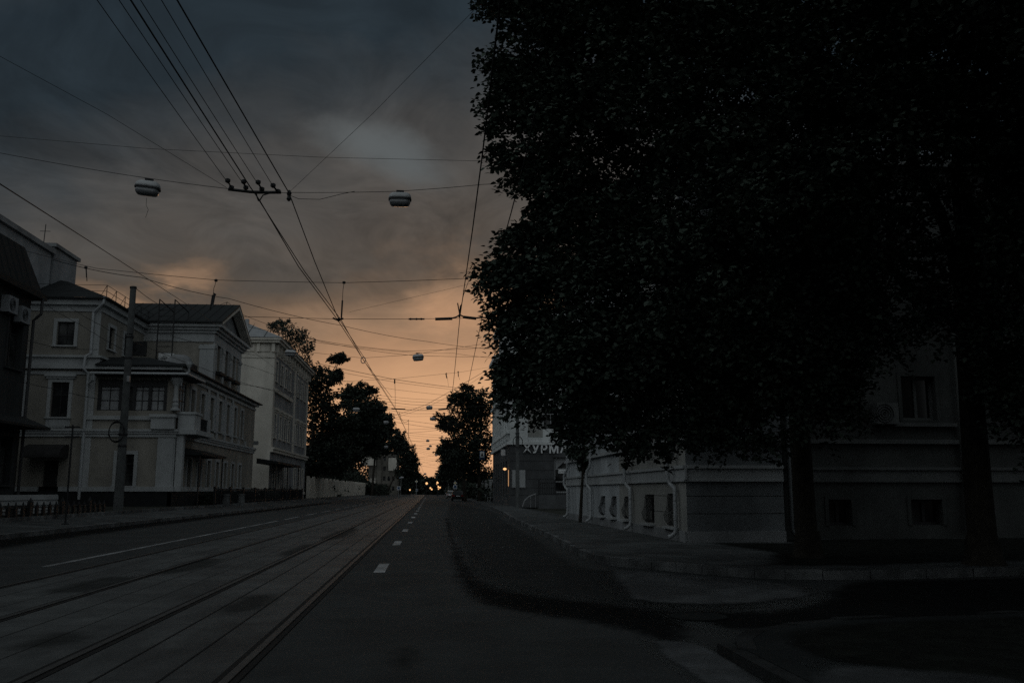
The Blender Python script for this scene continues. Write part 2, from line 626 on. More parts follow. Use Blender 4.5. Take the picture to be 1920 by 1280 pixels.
patch('road_side_shade', [(2.6, 11.4), (3.2, 9.4), (5, 9.7), (9, 10.2), (26, 12.6), (26, 17.6), (11, 15.2), (7, 14.6), (5.9, 13.4), (5.0, 12.0), (4, 11.2)], .008, 'asphalt_damp_shade', .4)  # tree shade in the side street, painted as a dark sheet
for cx_, cy_, w_, l_ in ((470, 1130, .42, 1.3), (360, 1060, .5, 2.2), (180, 1095, .55, 1.6), (100, 1200, .4, .8), (560, 1030, .4, 2.6), (760, 1230, .25, .8), (640, 1000, .5, 5)):
    c = at(cx_, cy_, z=0)
    patch('road_stain', [(c[0] - w_, c[1] - l_ * .6), (c[0] - w_ * .3, c[1] - l_), (c[0] + w_ * .8, c[1] - l_ * .7), (c[0] + w_, c[1] + l_ * .4), (c[0] + w_ * .2, c[1] + l_), (c[0] - w_ * .8, c[1] + l_ * .7)], .0095, 'litter_faint', .4, .08)
patch('pavement_litter_shade', [(5.4, 15.6), (7.2, 15.3), (11, 16), (26, 18.2), (26, 24.2), (9.3, 24.2), (8.9, 22.8), (6.9, 22.7), (7.0, 19.5), (6.2, 17)], .156, 'litter', .6, .15)  # litter under the lindens, with their shade painted in
patch('pavement_litter_shade', [(3.2, 8.6), (3.0, 7.3), (3.5, 6.6), (5, 5.6), (20, 5), (20, 11.4), (6, 9.6), (4.2, 9.3)], .116, 'litter', .35, .12)  # near corner's tree shade painted in the same dark sheet

q_ = [at(px, py, z=.12)[:2] for px, py in ((1500, 1272), (1530, 1248), (1600, 1240), (1700, 1250), (1800, 1254), (1900, 1266), (1960, 1300), (1700, 1310), (1540, 1300))]
patch('pavement_patch', [(float(a), float(b)) for a, b in q_], .122, 'apron_faint', .22, .04)

# manhole cover in the side street
mh = MB()
c = at(1310, 1157, z=.0)
mh.lathe([(.33, .009), (.33, .02), (.28, .02), (.27, .016), (.01, .016)], c, 20)
o = mh.build('manhole_cover', 'asphalt_new', origin=c)
tag(o, 'round iron manhole cover in the dark mouth of the side street', 'manhole cover')

# left side: kerb, pavement, verge
g = MB()
for y in range(-12, 340, 3):
    g.box(-12.75, -12.55, y + .01, y + 2.99, -.1, .16 + random.uniform(-.01, .01))
structure('kerb_left', g, 'kerb')
g = MB()
g.hexa([(-15.1, -12, -.1), (-12.75, -12, -.1), (-12.75, 330, -.1), (-15.1, 330, -.1), (-15.1, -12, .32), (-12.75, -12, .15), (-12.75, 330, .15), (-15.1, 330, .32)])
structure('pavement_left', g, 'pavement')
g = MB()
g.box(-34, -15.1, -12, 330, -.1, .46)
structure('verge', g, 'soil')
g = MB()
for y in range(18, 330, 4):
    g.box(-15.2, -15.06, y + .02, y + 3.98, .0, .47)
structure('verge_edging', g, 'kerb')

# ------------------------------------------------------------------ left: dark mansard building
b1 = thing('mansard_house', (-17.8, 30, 0), 'dark house with steep mansard roof at the far left edge', 'house')
F = Fr((-17.8, -26), (0, 1))  # front carried on behind the camera, added there to block sky light
holes = []
for k in range(18):
    u = 4.2 + k * 3.6
    holes += [(u, u + 1.25, 6.6, 9.0), (u, u + 1.25, 1.7, 3.7)]
m = MB()
wall(m, F, 0, 67.3, 0, 10.1, holes)
E_ = Fr((-17.8, 41.3), (-1, 0))
wall(m, E_, 0, 9, 0, 10.1)
S_ = Fr((-26.8, -26), (1, 0))
wall(m, S_, 0, 9, 0, 10.1)
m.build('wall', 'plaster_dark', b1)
for h in holes:
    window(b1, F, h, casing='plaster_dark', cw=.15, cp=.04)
m = MB()
m.hexa([(-17.45, -26.3, 10.1), (-17.45, 41.6, 10.1), (-26.8, 41.6, 10.1), (-26.8, -26.3, 10.1), (-18.1, -25.6, 12.1), (-18.1, 40.9, 12.1), (-26, 40.9, 12.1), (-26, -25.6, 12.1)])
m.box(-26.8, -17.3, -26.4, 41.7, 9.85, 10.098)
rf = m.build('roof', 'roof_dark', b1)
m = MB()
for y in np.arange(15, 41, .62):
    m.tube([(-17.46, y, 10.14), (-18.08, y + .0, 12.06)], .02, 4)
m.build('roof_seams', 'roof_dark', rf)
m = MB()
m.hexa([(-16.6, 30, 4.05), (-16.6, 41.5, 4.05), (-17.8, 41.5, 4.05), (-17.8, 30, 4.05), (-16.6, 30, 4.15), (-16.6, 41.5, 4.15), (-17.8, 41.5, 4.65), (-17.8, 30, 4.65)])
m.build('canopy', 'roof_dark', b1)
m = MB()
m.tube([(-17.35, 41.35, 9.9), (-17.35, 41.35, 9.2), (-17.65, 41.35, 8.9), (-17.68, 41.35, .6)], .07, 8)
m.build('downpipe', 'pipe_dark', b1)


def aircon(cx, cy, cz, U, label, w=.85, h=.62, mt='plate_white'):
    t = thing('air_conditioner', (cx, cy, cz), label, 'air conditioner', 'air conditioner outdoor units')
    Fa = Fr((cx, cy), U)
    m = MB()
    Fa.box(m, -w / 2, w / 2, cz, cz + h, 0, .32)
    m.build('casing', mt, t)
    m = MB()
    N = 18
    for rr in (.25, .18, .11, .04):
        pts = [Fa.p(-.1 + rr * math.cos(2 * PI * k / N), cz + h / 2 + rr * math.sin(2 * PI * k / N), .33) for k in range(N + 1)]
        m.tube(pts, .012, 4)
    m.build('fan_grille', 'metal_dark', t)
    for q in (-w / 2 + .1, w / 2 - .14):
        m = MB()
        Fa.box(m, q, q + .04, cz - .05, cz - .002, -.02, .36)
        m.build('bracket', 'metal_dark', t)
    return t


aircon(-17.78, 38.9, 8.75, (0, 1), 'boxy air conditioner nearer the frame edge on the dark mansard house wall', .85, .7, 'plaster_cool')
aircon(-17.78, 40.15, 8.55, (0, 1), 'boxy air conditioner under the eave at the corner of the dark mansard house', .85, .7, 'plaster_cool')

# tall pale building behind
b0 = thing('pale_tall_house', (-26.6, 54, 0), 'tall pale windowless house wall rising behind the mansard house', 'house')
m = MB()
m.box(-38, -26.6, 44, 64.2, 0, 17.75)
m.build('wall', 'plaster_cool', b0)
m = MB()
m.box(-38.2, -26.35, 43.8, 64.4, 17.752, 18.1)
m.build('parapet', 'plaster_grey', b0)
m = MB()
m.box(-27.5, -26.55, 64.5, 68.6, 13.9, 18.35)
ch = m.build('chimney', 'plaster_cool', b0)
m = MB()
m.box(-27.7, -26.35, 64.3, 68.8, 18.352, 18.6)
m.build('cap', 'plaster_grey', ch)
an = thing('roof_antenna', (-26.9, 63.5, 18.1), 'thin mast antenna with a crossbar on the pale house parapet', 'antenna')
m = MB()
m.tube([(-26.9, 63.5, 18.1), (-26.85, 63.5, 19.7)], .03, 5)
m.build('mast', 'metal_dark', an)
m = MB()
m.tube([(-27.2, 63.5, 19.2), (-26.5, 63.5, 19.2)], .022, 5)
m.build('crossbar', 'metal_dark', an)

# ------------------------------------------------------------------ left: beige house with white trim (house A)
A = thing('beige_house', (-16.5, 60.5, 0), 'beige two storey house with white trim, glazed loggia and pediment over the street', 'house')
GZ = .4
FE = Fr((-26.4, 60.5), (1, 0))       # end wall facing the camera, u = x + 26.4
XU = 26.4
FS = Fr((-16.5, 60.5), (0, 1))       # street front, u = y - 60.5
win_e_low = (-19.95 + XU, -18.9 + XU, 1.75, 3.75)
door_e = (-24.5 + XU, -23.55 + XU, .9, 3.35)
win_e1 = (-24.35 + XU, -23.25 + XU, 6.1, 8.35)
win_e2 = (-24.3 + XU, -23.2 + XU, 10.75, 12.3)
m = MB()
wall(m, FE, 0, 9.9, 1.7, 9.2, [win_e_low, (door_e[0], door_e[1], 1.7, door_e[3]), win_e1, (-21.35 + XU, -17.2 + XU, 6.55, 8.55)], .3)
wall(m, FE, 0, 4.8, 9.2, 13.6, [win_e2], .3)
ups, los = [], []
for k in range(7):
    yc = 64.5 + 2.78 * k
    ups.append((yc - .55 - 60.5, yc + .55 - 60.5, 5.95, 8.35))
    los.append((yc - .55 - 60.5, yc + .55 - 60.5, 1.7, 3.65))
log2 = (.5, 2.4, 6.55, 8.55)
wall(m, FS, 0, 26.6, 1.7, 9.2, ups + los + [log2], .3)
FA1 = Fr((-21.6, 60.5), (0, 1))
a1w = [(1.55, 2.65, 10.8, 12.3), (4.6, 5.7, 10.8, 12.3)]
wall(m, FA1, 0, 15, 9.2, 13.6, a1w, .3)
# mezzanine
mz0, mz1 = 9.0, 19.0
FM = Fr((-23.5, 69.5), (1, 0))
wall(m, FM, 0, 7, 9.2, 13.3)
mw = [(9.9 + 2.75 * k + .35, 9.9 + 2.75 * k + 1.45, 10.5, 12.55) for k in range(3)]
wall(m, FS, mz0, mz1, 9.2, 13.3, mw, .3)
FN = Fr((-16.5, 87.1), (-1, 0))
wall(m, FN, 0, 9.9, 1.7, 9.2)
wallA = m.build('wall', 'plaster_beige', A)
m = MB()
FE.box(m, 0, 9.95, 0, 1.4, -.2, .1)
FS.box(m, -.1, 26.6, 0, 1.4, -.2, .1)
m.box(-26.1, -17.2, 61.2, 86.6, .1, 9.0)
m.box(-23.2, -17.3, 70.2, 79, 9.0, 13.0)
m.box(-26.1, -22.3, 61.2, 75, 9.0, 13.2)
m.build('plinth', 'plinth', A)
# white mouldings
m = MB()
for (v0, v1, n) in ((1.402, 1.7, .16), (4.85, 5.05, .12), (5.052, 5.2, .2), (5.202, 5.35, .28)):
    FE.box(m, 0, 9.9 + n, v0, v1, .002, n) if v0 > 2 else (FE.box(m, 0, door_e[0] - .15, v0, v1, .002, n), FE.box(m, door_e[1] + .15, 9.9 + n, v0, v1, .002, n))
    FS.box(m, 0, 26.6, v0, v1, .002, n)
FE.box(m, 4.3, 9.9, 5.95, 6.2, .002, .15)
for (v0, v1, n) in ((8.85, 9.05, .1), (9.2, 9.4, .35)):
    FE.box(m, 0, 9.9 + n, v0, v1, .002, n)
    FS.box(m, 0, 26.6, v0, v1, .002, n)
FE.box(m, 0, 4.8 + .1, 9.402, 9.95, .002, .06)
FE.box(m, 0, 4.8 + .25, 9.952, 10.1, .002, .25)
FA1.box(m, 0, 15, 9.402, 9.95, .002, .06)
FA1.box(m, 0, 15, 9.952, 10.1, .002, .25)
FE.box(m, 0, 4.87, 13.0, 13.4, .002, .08)
FE.box(m, 0, 5.15, 13.402, 13.75, .002, .35)
FA1.box(m, .0, 15, 13.0, 13.4, .002, .08)
FA1.box(m, .0, 15, 13.402, 13.75, .002, .35)
# window aprons and panels on end wall
FE.box(m, win_e1[0] - .2, win_e1[1] + .2, 5.4, 6.0, .002, .05)
FE.box(m, win_e1[0] + .05, win_e1[1] - .05, 5.5, 5.9, .052, .09)
# corner pilasters
FE.box(m, 8.9, 9.9, 1.702, 4.848, .002, .06)
FS.box(m, 0, .9, 1.702, 4.848, .002, .07)
FE.box(m, 4.15, 4.75, 1.702, 4.848, .002, .05)
FE.box(m, 4.25, 4.75, 5.352, 8.848, .002, .05)
FE.box(m, 4.3, 4.8, 10.102, 12.998, .002, .05)
FE.box(m, .0, .5, 5.352, 8.848, .002, .05)
# mezzanine entablature and pilasters
FM.box(m, 0, 7.08, 12.55, 13.2, .002, .08)
for (v0, v1, n) in ((13.202, 13.4, .25), (13.402, 13.62, .45), (13.622, 13.85, .7)):
    FM.box(m, 0, 7 + n, v0, v1, -.3, n)
    FS.box(m, mz0, mz1 + .4, v0, v1, -.3, n - .006)
for u in (mz0 + .02, mz0 + 2.95, mz0 + 5.7, mz1 - .75):
    FS.box(m, u, u + .7, 9.402, 12.5, .002, .1)
    FS.box(m, u - .06, u + .76, 12.1, 12.4, .1, .16)
FM.box(m, 6.05, 7.1, 9.402, 12.35, .002, .09)
FM.box(m, 5.98, 7.16, 12.0, 12.25, .09, .15)
FS.box(m, mz0, mz1, 12.502, 13.2, .002, .09)
# white panel field between first floor windows
for k in range(1, 5):
    u0, u1 = ups[k][1] + .04, ups[k + 1][0] - .04
    FS.box(m, u0, u1, 5.8, 8.6, .002, .06)
    FS.box(m, (u0 + u1) / 2 - .28, (u0 + u1) / 2 + .28, 5.8, 8.84, .06, .12)
# brackets and garlands under the first floor sills
for k in range(8):
    u = 3.0 + 2.78 * k - .2
    FS.box(m, u, u + .4, 5.352, 5.8, .002, .12)
m.build('moulding', 'plaster_white', A)
# mezzanine windows have dark stepped cills
m = MB()
for h in mw:
    FS.box(m, h[0] - .4, h[1] + .4, 10.2, 10.42, .1, .45)
m.build('ledge', 'roof_dark', A)
window(A, FE, win_e_low, casing='plaster_white', hb=(.35, .7))
window(A, FE, win_e1, casing='plaster_white', head=.3, hb=(.64,))
window(A, FE, win_e2, casing='plaster_white', hb=(.42,))
for h in a1w:
    window(A, FA1, h, casing='plaster_white', hb=(.42,))
for h in ups:
    window(A, FS, h, casing='plaster_white', hb=(.68,))
for h in los:
    window(A, FS, h, casing='plaster_white', hb=(.68,), cw=.18)
for h in mw:
    window(A, FS, h, casing='plaster_white', hb=(.68,), sill=False)
# loggia
for q, (a, b) in enumerate(((5.05, 6.35), (6.4, 7.2), (7.25, 8.2), (8.25, 9.2))):
    window(A, FE, (a, b, 6.55, 8.55), d=.12, nv=2, hb=(.33, .66, .86), fw=.05, cw=.0, sill=False, glass='curtain' if q in (0, 2, 3) else 'glass')
window(A, FS, log2, d=.12, nv=3, hb=(.4, .75), fw=.07, sill=False, glass='curtain')
m = MB()
for u in (5.05, 6.375, 7.225, 8.225, 9.2):
    FE.box(m, u - .1, u + .1, 6.56, 8.54, -.17, .02)
FE.box(m, 5.05, 9.2, 8.1, 8.54, -.16, .01)
m.build('loggia_posts', 'frame_dark', A)
# loggia canopy roof
m = MB()
m.hexa([(-21.6, 59.6, 8.75), (-15.7, 59.6, 8.75), (-15.7, 60.49, 8.75), (-21.6, 60.49, 8.75), (-21.6, 59.6, 8.84), (-15.7, 59.6, 8.84), (-16.3, 60.49, 9.18), (-21.6, 60.49, 9.18)])
m.hexa([(-16.49, 60.49, 8.75), (-15.7, 60.49, 8.75), (-15.7, 64.0, 8.75), (-16.49, 64.0, 8.75), (-16.49, 60.49, 9.18), (-15.7, 60.49, 8.84), (-15.7, 64.0, 8.84), (-16.49, 64.0, 9.18)])
m.build('loggia_roof', 'roof_dark', A)
m = MB()
m.tube([(-21.7, 59.55, 8.86), (-15.62, 59.55, 8.86), (-15.62, 64.0, 8.86)], .075, 8)
m.build('gutter', 'pipe_pale', A)
# baluster column at the corner and parapet blocks
m = MB()
m.lathe([(.3, 6.55), (.3, 6.65), (.17, 6.75), (.22, 6.95), (.14, 7.05), (.2, 7.2), (.15, 7.35), (.13, 8.1), (.17, 8.2), (.36, 8.5), (.4, 8.72)], (-16.5, 60.3, 0), 12)
m.build('column', 'plaster_white', A)
m = MB()
FE.box(m, 8.5, 9.95, 5.352, 6.1, .1, .45)
FE.box(m, 8.4, 10.05, 6.102, 6.3, .05, .55)
m.box(-16.35, -15.3, 60.6, 62.2, 5.352, 6.35)
m.box(-16.4, -15.2, 60.5, 62.3, 6.352, 6.5)
m.box(-16.35, -15.3, 64.4, 65.0, 5.352, 6.3)
m.box(-16.5, -15.1, 60.4, 65.2, 5.05, 5.35)
m.build('balcony', 'plaster_white', A)
m = MB()
for y in np.arange(62.35, 64.4, .16):
    m.tube([(-15.4, y, 5.36), (-15.4, y, 6.2)], .02, 4)
m.tube([(-15.4, 62.2, 6.2), (-15.4, 64.4, 6.2)], .035, 5)
m.tube([(-15.4, 62.2, 5.5), (-15.4, 64.4, 5.5)], .025, 5)
m.build('railing', 'metal_dark', A)
m = MB()
m.box(-16.38, -15.95, 60.65, 61.1, 1.4, 5.048)
m.build('porch_pillar', 'plaster_white', A)
# roofs
m = MB()
m.hexa([(-27, 59.9, 13.75), (-21.0, 59.9, 13.75), (-21.0, 76, 13.75), (-27, 76, 13.75), (-27, 59.9, 13.85), (-21.0, 59.9, 13.85), (-21.0, 76, 13.85), (-27, 76, 13.85)])
m.add([(-27, 59.9, 13.852), (-21.0, 59.9, 13.852), (-21.0, 76, 13.852), (-27, 76, 13.852), (-27, 66, 16.4), (-26, 66, 16.2), (-26, 72, 16.2), (-27, 72, 16.4)],
      [(0, 1, 5, 4), (1, 2, 6, 5), (2, 3, 7, 6), (4, 5, 6, 7)])
# main roof over the first floor
m.hexa([(-21.6, 60.0, 9.405), (-15.9, 60.0, 9.405), (-15.9, 87.6, 9.405), (-21.6, 87.6, 9.405), (-21.6, 60.0, 9.5), (-15.9, 60.0, 9.5), (-15.9, 87.6, 9.5), (-21.6, 87.6, 9.5)])
m.add([(-21.6, 60.0, 9.502), (-15.9, 60.0, 9.502), (-15.9, 87.6, 9.502), (-21.6, 87.6, 9.502), (-21.6, 62.5, 10.3), (-19, 62.5, 10.3), (-19, 85, 10.3), (-21.6, 85, 10.3)],
      [(0, 1, 5, 4), (1, 2, 6, 5), (2, 3, 7, 6), (4, 5, 6, 7)])
# pediment roof: ridge runs from the street back
yr = 60.5 + (mz0 + mz1) / 2
m.add([(-15.7, 68.6, 13.86), (-24, 68.6, 13.86), (-24, yr, 16.3), (-15.7, yr, 16.3), (-15.7, 80.4, 13.86), (-24, 80.4, 13.86),
       (-15.7, 68.6, 13.98), (-24, 68.6, 13.98), (-24, yr, 16.45), (-15.7, yr, 16.45), (-15.7, 80.4, 13.98), (-24, 80.4, 13.98)],
      [(6, 7, 8, 9), (9, 8, 11, 10), (0, 6, 9, 3), (3, 9, 10, 4), (0, 1, 7, 6), (4, 10, 11, 5), (0, 3, 2, 1), (3, 4, 5, 2), (1, 2, 8, 7), (5, 11, 8, 2)])
rA = m.build('roof', 'roof_dark', A)
m = MB()
for x in np.arange(-23.4, -15.8, .72):
    m.tube([(x, 68.62, 14.0), (x, yr, 16.47)], .022, 4)
m.build('roof_seams', 'roof_dark', rA)
m = MB()
FS.box(m, mz0, mz1, 13.852, 13.95, .0, .3)
m.prism(FS, [(mz0 - .4, 13.852), (mz1 + .4, 13.852), ((mz0 + mz1) / 2, 16.2)], -.4, -.1)
m.build('pediment', 'plaster_grey', A)
m = MB()
m.prism(FS, [(mz0 - .9, 13.86), (mz0 - .45, 13.86), ((mz0 + mz1) / 2, 16.02), (mz1 + .45, 13.86), (mz1 + .9, 13.86), ((mz0 + mz1) / 2, 16.29)], .1, .79)
m.build('pediment_cornice', 'plaster_pale', A)
# arched entrance awning and door
m = MB()
prof = [(0, 3.55), (.0, 3.6)] + [(1.25 * math.sin(t * PI / 2 / 6), 3.6 + .72 * (1 - math.cos(0)) + 0) for t in ()]
N = 8
for i in range(N):
    t0, t1 = PI / 2 * i / N, PI / 2 * (i + 1) / N
    m.poly([(-25.3, 60.4 - 1.5 * math.cos(t0) * 1, 3.5 + .85 * math.sin(t0)), (-22.95, 60.4 - 1.5 * math.cos(t0), 3.5 + .85 * math.sin(t0)),
            (-22.95, 60.4 - 1.5 * math.cos(t1), 3.5 + .85 * math.sin(t1)), (-25.3, 60.4 - 1.5 * math.cos(t1), 3.5 + .85 * math.sin(t1))])
for x in (-25.3, -22.95):
    m.poly([(x, 60.4, 3.5)] + [(x, 60.4 - 1.5 * math.cos(PI / 2 * i / N), 3.5 + .85 * math.sin(PI / 2 * i / N)) for i in range(N + 1)])
m.build('awning', 'wood_dark', A)
m = MB()
FE.box(m, door_e[0] - .2, door_e[1] + .2, .8, 3.5, -.45, -.301)
dr = m.build('door', 'wood_dark', A)
m = MB()
m.tube([FE.p(door_e[1] - .12, 1.9, -.2), FE.p(door_e[1] - .12, 1.9, -.12), FE.p(door_e[1] - .12, 2.2, -.12), FE.p(door_e[1] - .12, 2.2, -.2)], .015, 5)
m.build('handle', 'metal_grey', dr)
m = MB()
m.box(-25.0, -23.1, 59.1, 60.39, 0, .75)
m.box(-25.0, -23.1, 58.7, 59.1, 0, .58)
m.build('steps', 'concrete', A)
# street entrance canopy
m = MB()
m.hexa([(-16.4, 61.3, 3.75), (-14.9, 61.3, 3.75), (-14.9, 68.6, 3.75), (-16.4, 68.6, 3.75), (-16.4, 61.3, 4.3), (-14.9, 61.3, 3.9), (-14.9, 68.6, 3.9), (-16.4, 68.6, 4.3)])
m.build('canopy', 'roof_dark', A)
for y in (61.6, 68.3):
    m = MB()
    m.tube([(-15.1, y, .4), (-15.1, y, 3.74)], .05, 6)
    m.build('canopy_post', 'metal_dark', A)
# downpipes
m = MB()
m.tube([(-21.3, 60.0, 13.9), (-21.35, 60.0, 13.5), (-22.05, 60.3, 12.9), (-22.05, 60.36, 10.25), (-22.3, 60.2, 10.0), (-22.35, 60.15, 9.2), (-22.1, 60.36, 8.9), (-22.1, 60.36, .9)], .09, 8)
m.build('downpipe', 'pipe_pale', A)
m = MB()
m.tube([(-21.5, 59.6, 8.8), (-21.5, 59.7, 8.45), (-22.0, 60.3, 8.25)], .075, 8)
m.build('downpipe', 'pipe_pale', A)
m = MB()
m.lathe([(.1, 0), (.2, .2), (.22, .35)], (-15.75, 60.2, 9.35), 10)
m.tube([(-15.75, 60.2, 9.4), (-15.75, 60.3, 9.1), (-16.2, 60.4, 8.85), (-16.25, 60.42, 8.2)], .075, 8)
m.build('downpipe', 'pipe_pale', A)
# roof railing of the left block
m = MB()
for y in np.arange(60.3, 75, 1.8):
    m.tube([(-21.3, y, 13.85), (-21.3, y, 14.75)], .025, 4)
    m.tube([(-21.3, y, 14.75), (-21.7, y, 13.95)], .018, 4)
for z in (14.35, 14.75):
    m.tube([(-21.3, 60.3, z), (-21.3, 75, z)], .02, 4)
    m.tube([(-27, 60.3, z), (-21.3, 60.3, z)], .015, 4)
m.build('roof_railing', 'metal_dark', A)

# things on house A's terrace roof
aircon(-19.7, 69.1, 10.6, (1, 0), 'pale air conditioner on the terrace roof below the pediment', 1.1, .95)
aircon(-21.0, 66.0, 10.9, (1, 0), 'dark air conditioner behind the concrete pole on the terrace roof', 1.5, 1.0, 'metal_dark')
t = thing('roof_ladder', (-19.3, 67.2, 9.6), 'black steel ladder rising from the terrace roof past the eave', 'ladder')
m = MB()
for x in (-19.95, -18.85):
    m.tube([(x, 67.2, 9.7), (x, 67.2, 15.3), (x + .55, 69.0, 14.7), (x + .55, 69.0, 13.9)], .05, 5)
m.build('rail', 'metal_dark', t)
m = MB()
for z in np.arange(10, 14.6, .45):
    m.tube([(-19.95, 67.2, z), (-18.85, 67.2, z)], .025, 4)
m.build('rungs', 'metal_dark', t)
t = thing('vent_duct', (-18.4, 66.2, 9.9), 'crumpled pale tarp bundle lying on the terrace roof', 'tarpaulin')
m = MB()
vs = []
for j in range(9):
    for i in range(9):
        u, v = i / 8, j / 8
        x, y = -19.0 + 2.0 * u, 65.6 + 1.2 * v
        z = 10.35 + .75 * math.sin(PI * u) ** .5 * math.sin(PI * v) ** .4 + .12 * noise.noise(Vector((x * 3, y * 3, 0)))
        vs.append((x, y, z))
m.add(vs, [(j * 9 + i, j * 9 + i + 1, j * 9 + i + 10, j * 9 + i + 9) for j in range(8) for i in range(8)])
m.build('tarpaulin', 'plaster_grey', t)
m = MB()
m.box(-19.1, -16.9, 65.5, 66.9, 9.9, 10.34)
m.build('tray', 'wood_dark', t)
for k, (x, lab) in enumerate(((-20.2, 'shiny curved duct elbow on the terrace roof left of the tarp'), (-18.9, 'short pale vent cowl just below the roof tarp'))):
    t = thing('vent_pipe', (x, 64.4, 9.8), lab, 'vent', 'vents on the terrace roof')
    m = MB()
    if k == 0:
        m.tube([(x - .7, 64.4, 10.45), (x - .2, 64.4, 10.4), (x + .1, 64.4, 10.25), (x + .25, 64.4, 9.8)], .15, 8)
    else:
        m.lathe([(.2, 0), (.2, .3), (.3, .35), (.3, .5), (.12, .65)], (x, 64.4, 9.8), 10)
    m.build('duct', 'pipe_pale', t, smooth=True)
t = thing('roof_vent_stack', (-16.9, 76.5, 15.7), 'dark leaning stovepipe on the pediment roof ridge', 'pipe')
p0, p1 = at(396, 584, Y=75), at(402, 552, Y=75)
m = MB()
m.tube([p0, p1], .1, 8)
m.build('stack', 'metal_dark', t)
m = MB()
m.tube([p1, (p1[0] + .05, p1[1], p1[2] + .08)], .14, 8)
m.build('cowl', 'metal_dark', t)
t = thing('roof_aerial', at(425, 583, Y=75), 'cluster of thin aerials on the pediment roof ridge', 'antenna')
m = MB()
for px, h in ((409, 14), (414, 8), (419, 9), (425, 17), (434, 8)):
    a, b = at(px, 584, Y=75), at(px, 584 - h, Y=75)
    m.tube([a, b], .025, 4)
m.build('mast', 'metal_dark', t)
m = MB()
m.tube([at(405, 574, Y=75), at(427, 566, Y=75)], .018, 4)
m.tube([at(425, 567, Y=75), at(431, 569, Y=75), at(434, 576, Y=75)], .018, 4)
m.build('element', 'metal_dark', t)

# ------------------------------------------------------------------ left: pale three storey house (house B)
B = thing('pale_house', (-16.5, 96, 0), 'pale three storey house with bracketed cornice beyond the beige house', 'house')
BS = Fr((-16.5, 96), (0, 1))
BE = Fr((-28, 96), (1, 0))
topw = [(y - 96, y - 96 + 1.1, 12.9, 15.0) for y in (97.4, 100.8, 103.6, 106.6, 113.2, 116.6, 119.8)]
midw = [(y - 96, y - 96 + 1.1, 7.0, 9.4) for y in (97.8, 101.2, 104.2, 107.2, 113.2, 116.6, 119.8)]
loww = [(y - 96, y - 96 + 1.2, 1.6, 4.1) for y in (98, 101.2, 104.2, 107.2, 113.2, 116.6, 119.8)]
m = MB()
wall(m, BE, 0, 11.5, .3, 15.6, [(9.6, 10.3, 6.1, 6.5)])
m.build('wall', 'plaster_pale', B)
m = MB()
wall(m, BS, 0, 27, .3, 15.6, topw + midw + loww)
wall(m, Fr((-16.5, 123), (-1, 0)), 0, 11.5, .3, 15.6)
m.build('street_wall', 'plaster_grey', B)
m = MB()
BE.box(m, 0, 11.58, 15.2, 15.6, .002, .08)
BE.box(m, 0, 12.1, 16.75, 17.0, -.3, .6)
BE.box(m, 0, 12.3, 17.002, 17.25, -.3, .8)
BE.box(m, 0, 11.55, 15.602, 16.748, -.3, .05)
for k in range(7):
    BE.box(m, 11.3 - k * 1.55, 11.6 - k * 1.55, 15.8, 16.7, .052, .35)
    if k < 6:
        BE.box(m, 11.0 - k * 1.55 - .95, 11.0 - k * 1.55 + .05, 15.85, 16.55, .052, .16)
BS.box(m, 0, 27, 15.602, 16.748, -.3, .048)
BS.box(m, 0, 27.6, 16.75, 17.0, -.3, .62)
BS.box(m, 0, 27.8, 17.002, 17.25, -.3, .82)
for (v0, v1, n) in ((5.4, 5.7, .3), (5.702, 5.9, .42), (1.0, 1.3, .12)):
    BS.box(m, 0, 27, v0, v1, .002, n)
for k in range(14):
    BS.box(m, .4 + k * 2, .8 + k * 2, 15.85, 16.7, .05, .4)
BS.box(m, 0, 1, 5.9, 15.6, .002, .08)
BS.box(m, 14.6, 15.8, 5.9, 15.6, .002, .08)
BS.box(m, 26, 27, 5.9, 15.6, .002, .08)
BS.box(m, .8, 12.6, 11.7, 12.1, .002, .25)
m.build('moulding', 'plaster_pale', B)
for h in topw:
    window(B, BS, h, casing='plaster_pale', cw=.25)
for h in midw:
    window(B, BS, h, casing='plaster_pale', cw=.25, head=.5)
for h in loww:
    window(B, BS, h, casing='plaster_pale', cw=.2)
m = MB()
m.add([(-28.5, 95.1, 17.26), (-15.6, 95.1, 17.26), (-15.6, 124, 17.26), (-28.5, 124, 17.26), (-21.5, 101, 20.2), (-21.5, 118, 20.2)],
      [(0, 1, 4), (1, 2, 5, 4), (2, 3, 5), (3, 0, 4, 5), (0, 3, 2, 1)])
rB = m.build('roof', 'roof_pale', B)
m = MB()
for k in range(1, 7):
    t_ = k / 7
    a = Vector((-28.5 + 12.9 * t_, 95.1, 17.29))
    b = Vector((-21.5, 101, 20.22))
    f_ = 1 - abs(t_ - .54) * 1.7
    m.tube([a, a + (Vector((a.x, 101, 20.22)) - a) * max(.1, f_)], .03, 4)
m.build('roof_seams', 'roof_dark', rB)
m = MB()
c = at(463, 612, Y=99)
m.box(c[0] - .2, c[0] + .2, 98.8, 99.2, c[2] - 1.2, c[2] + .8)
m.build('chimney', 'metal_grey', rB)
m = MB()
m.hexa([(-16.4, 88.4, 4.0), (-14.4, 88.4, 4.0), (-14.4, 104, 4.0), (-16.4, 104, 4.0), (-16.4, 88.4, 4.5), (-14.4, 88.4, 4.2), (-14.4, 104, 4.2), (-16.4, 104, 4.5)])
m.build('canopy', 'roof_dark', B)
for y in (88.8, 96, 103.6):
    m = MB()
    m.tube([(-14.6, y, .4), (-14.6, y, 4)], .06, 6)
    m.build('canopy_post', 'metal_dark', B)

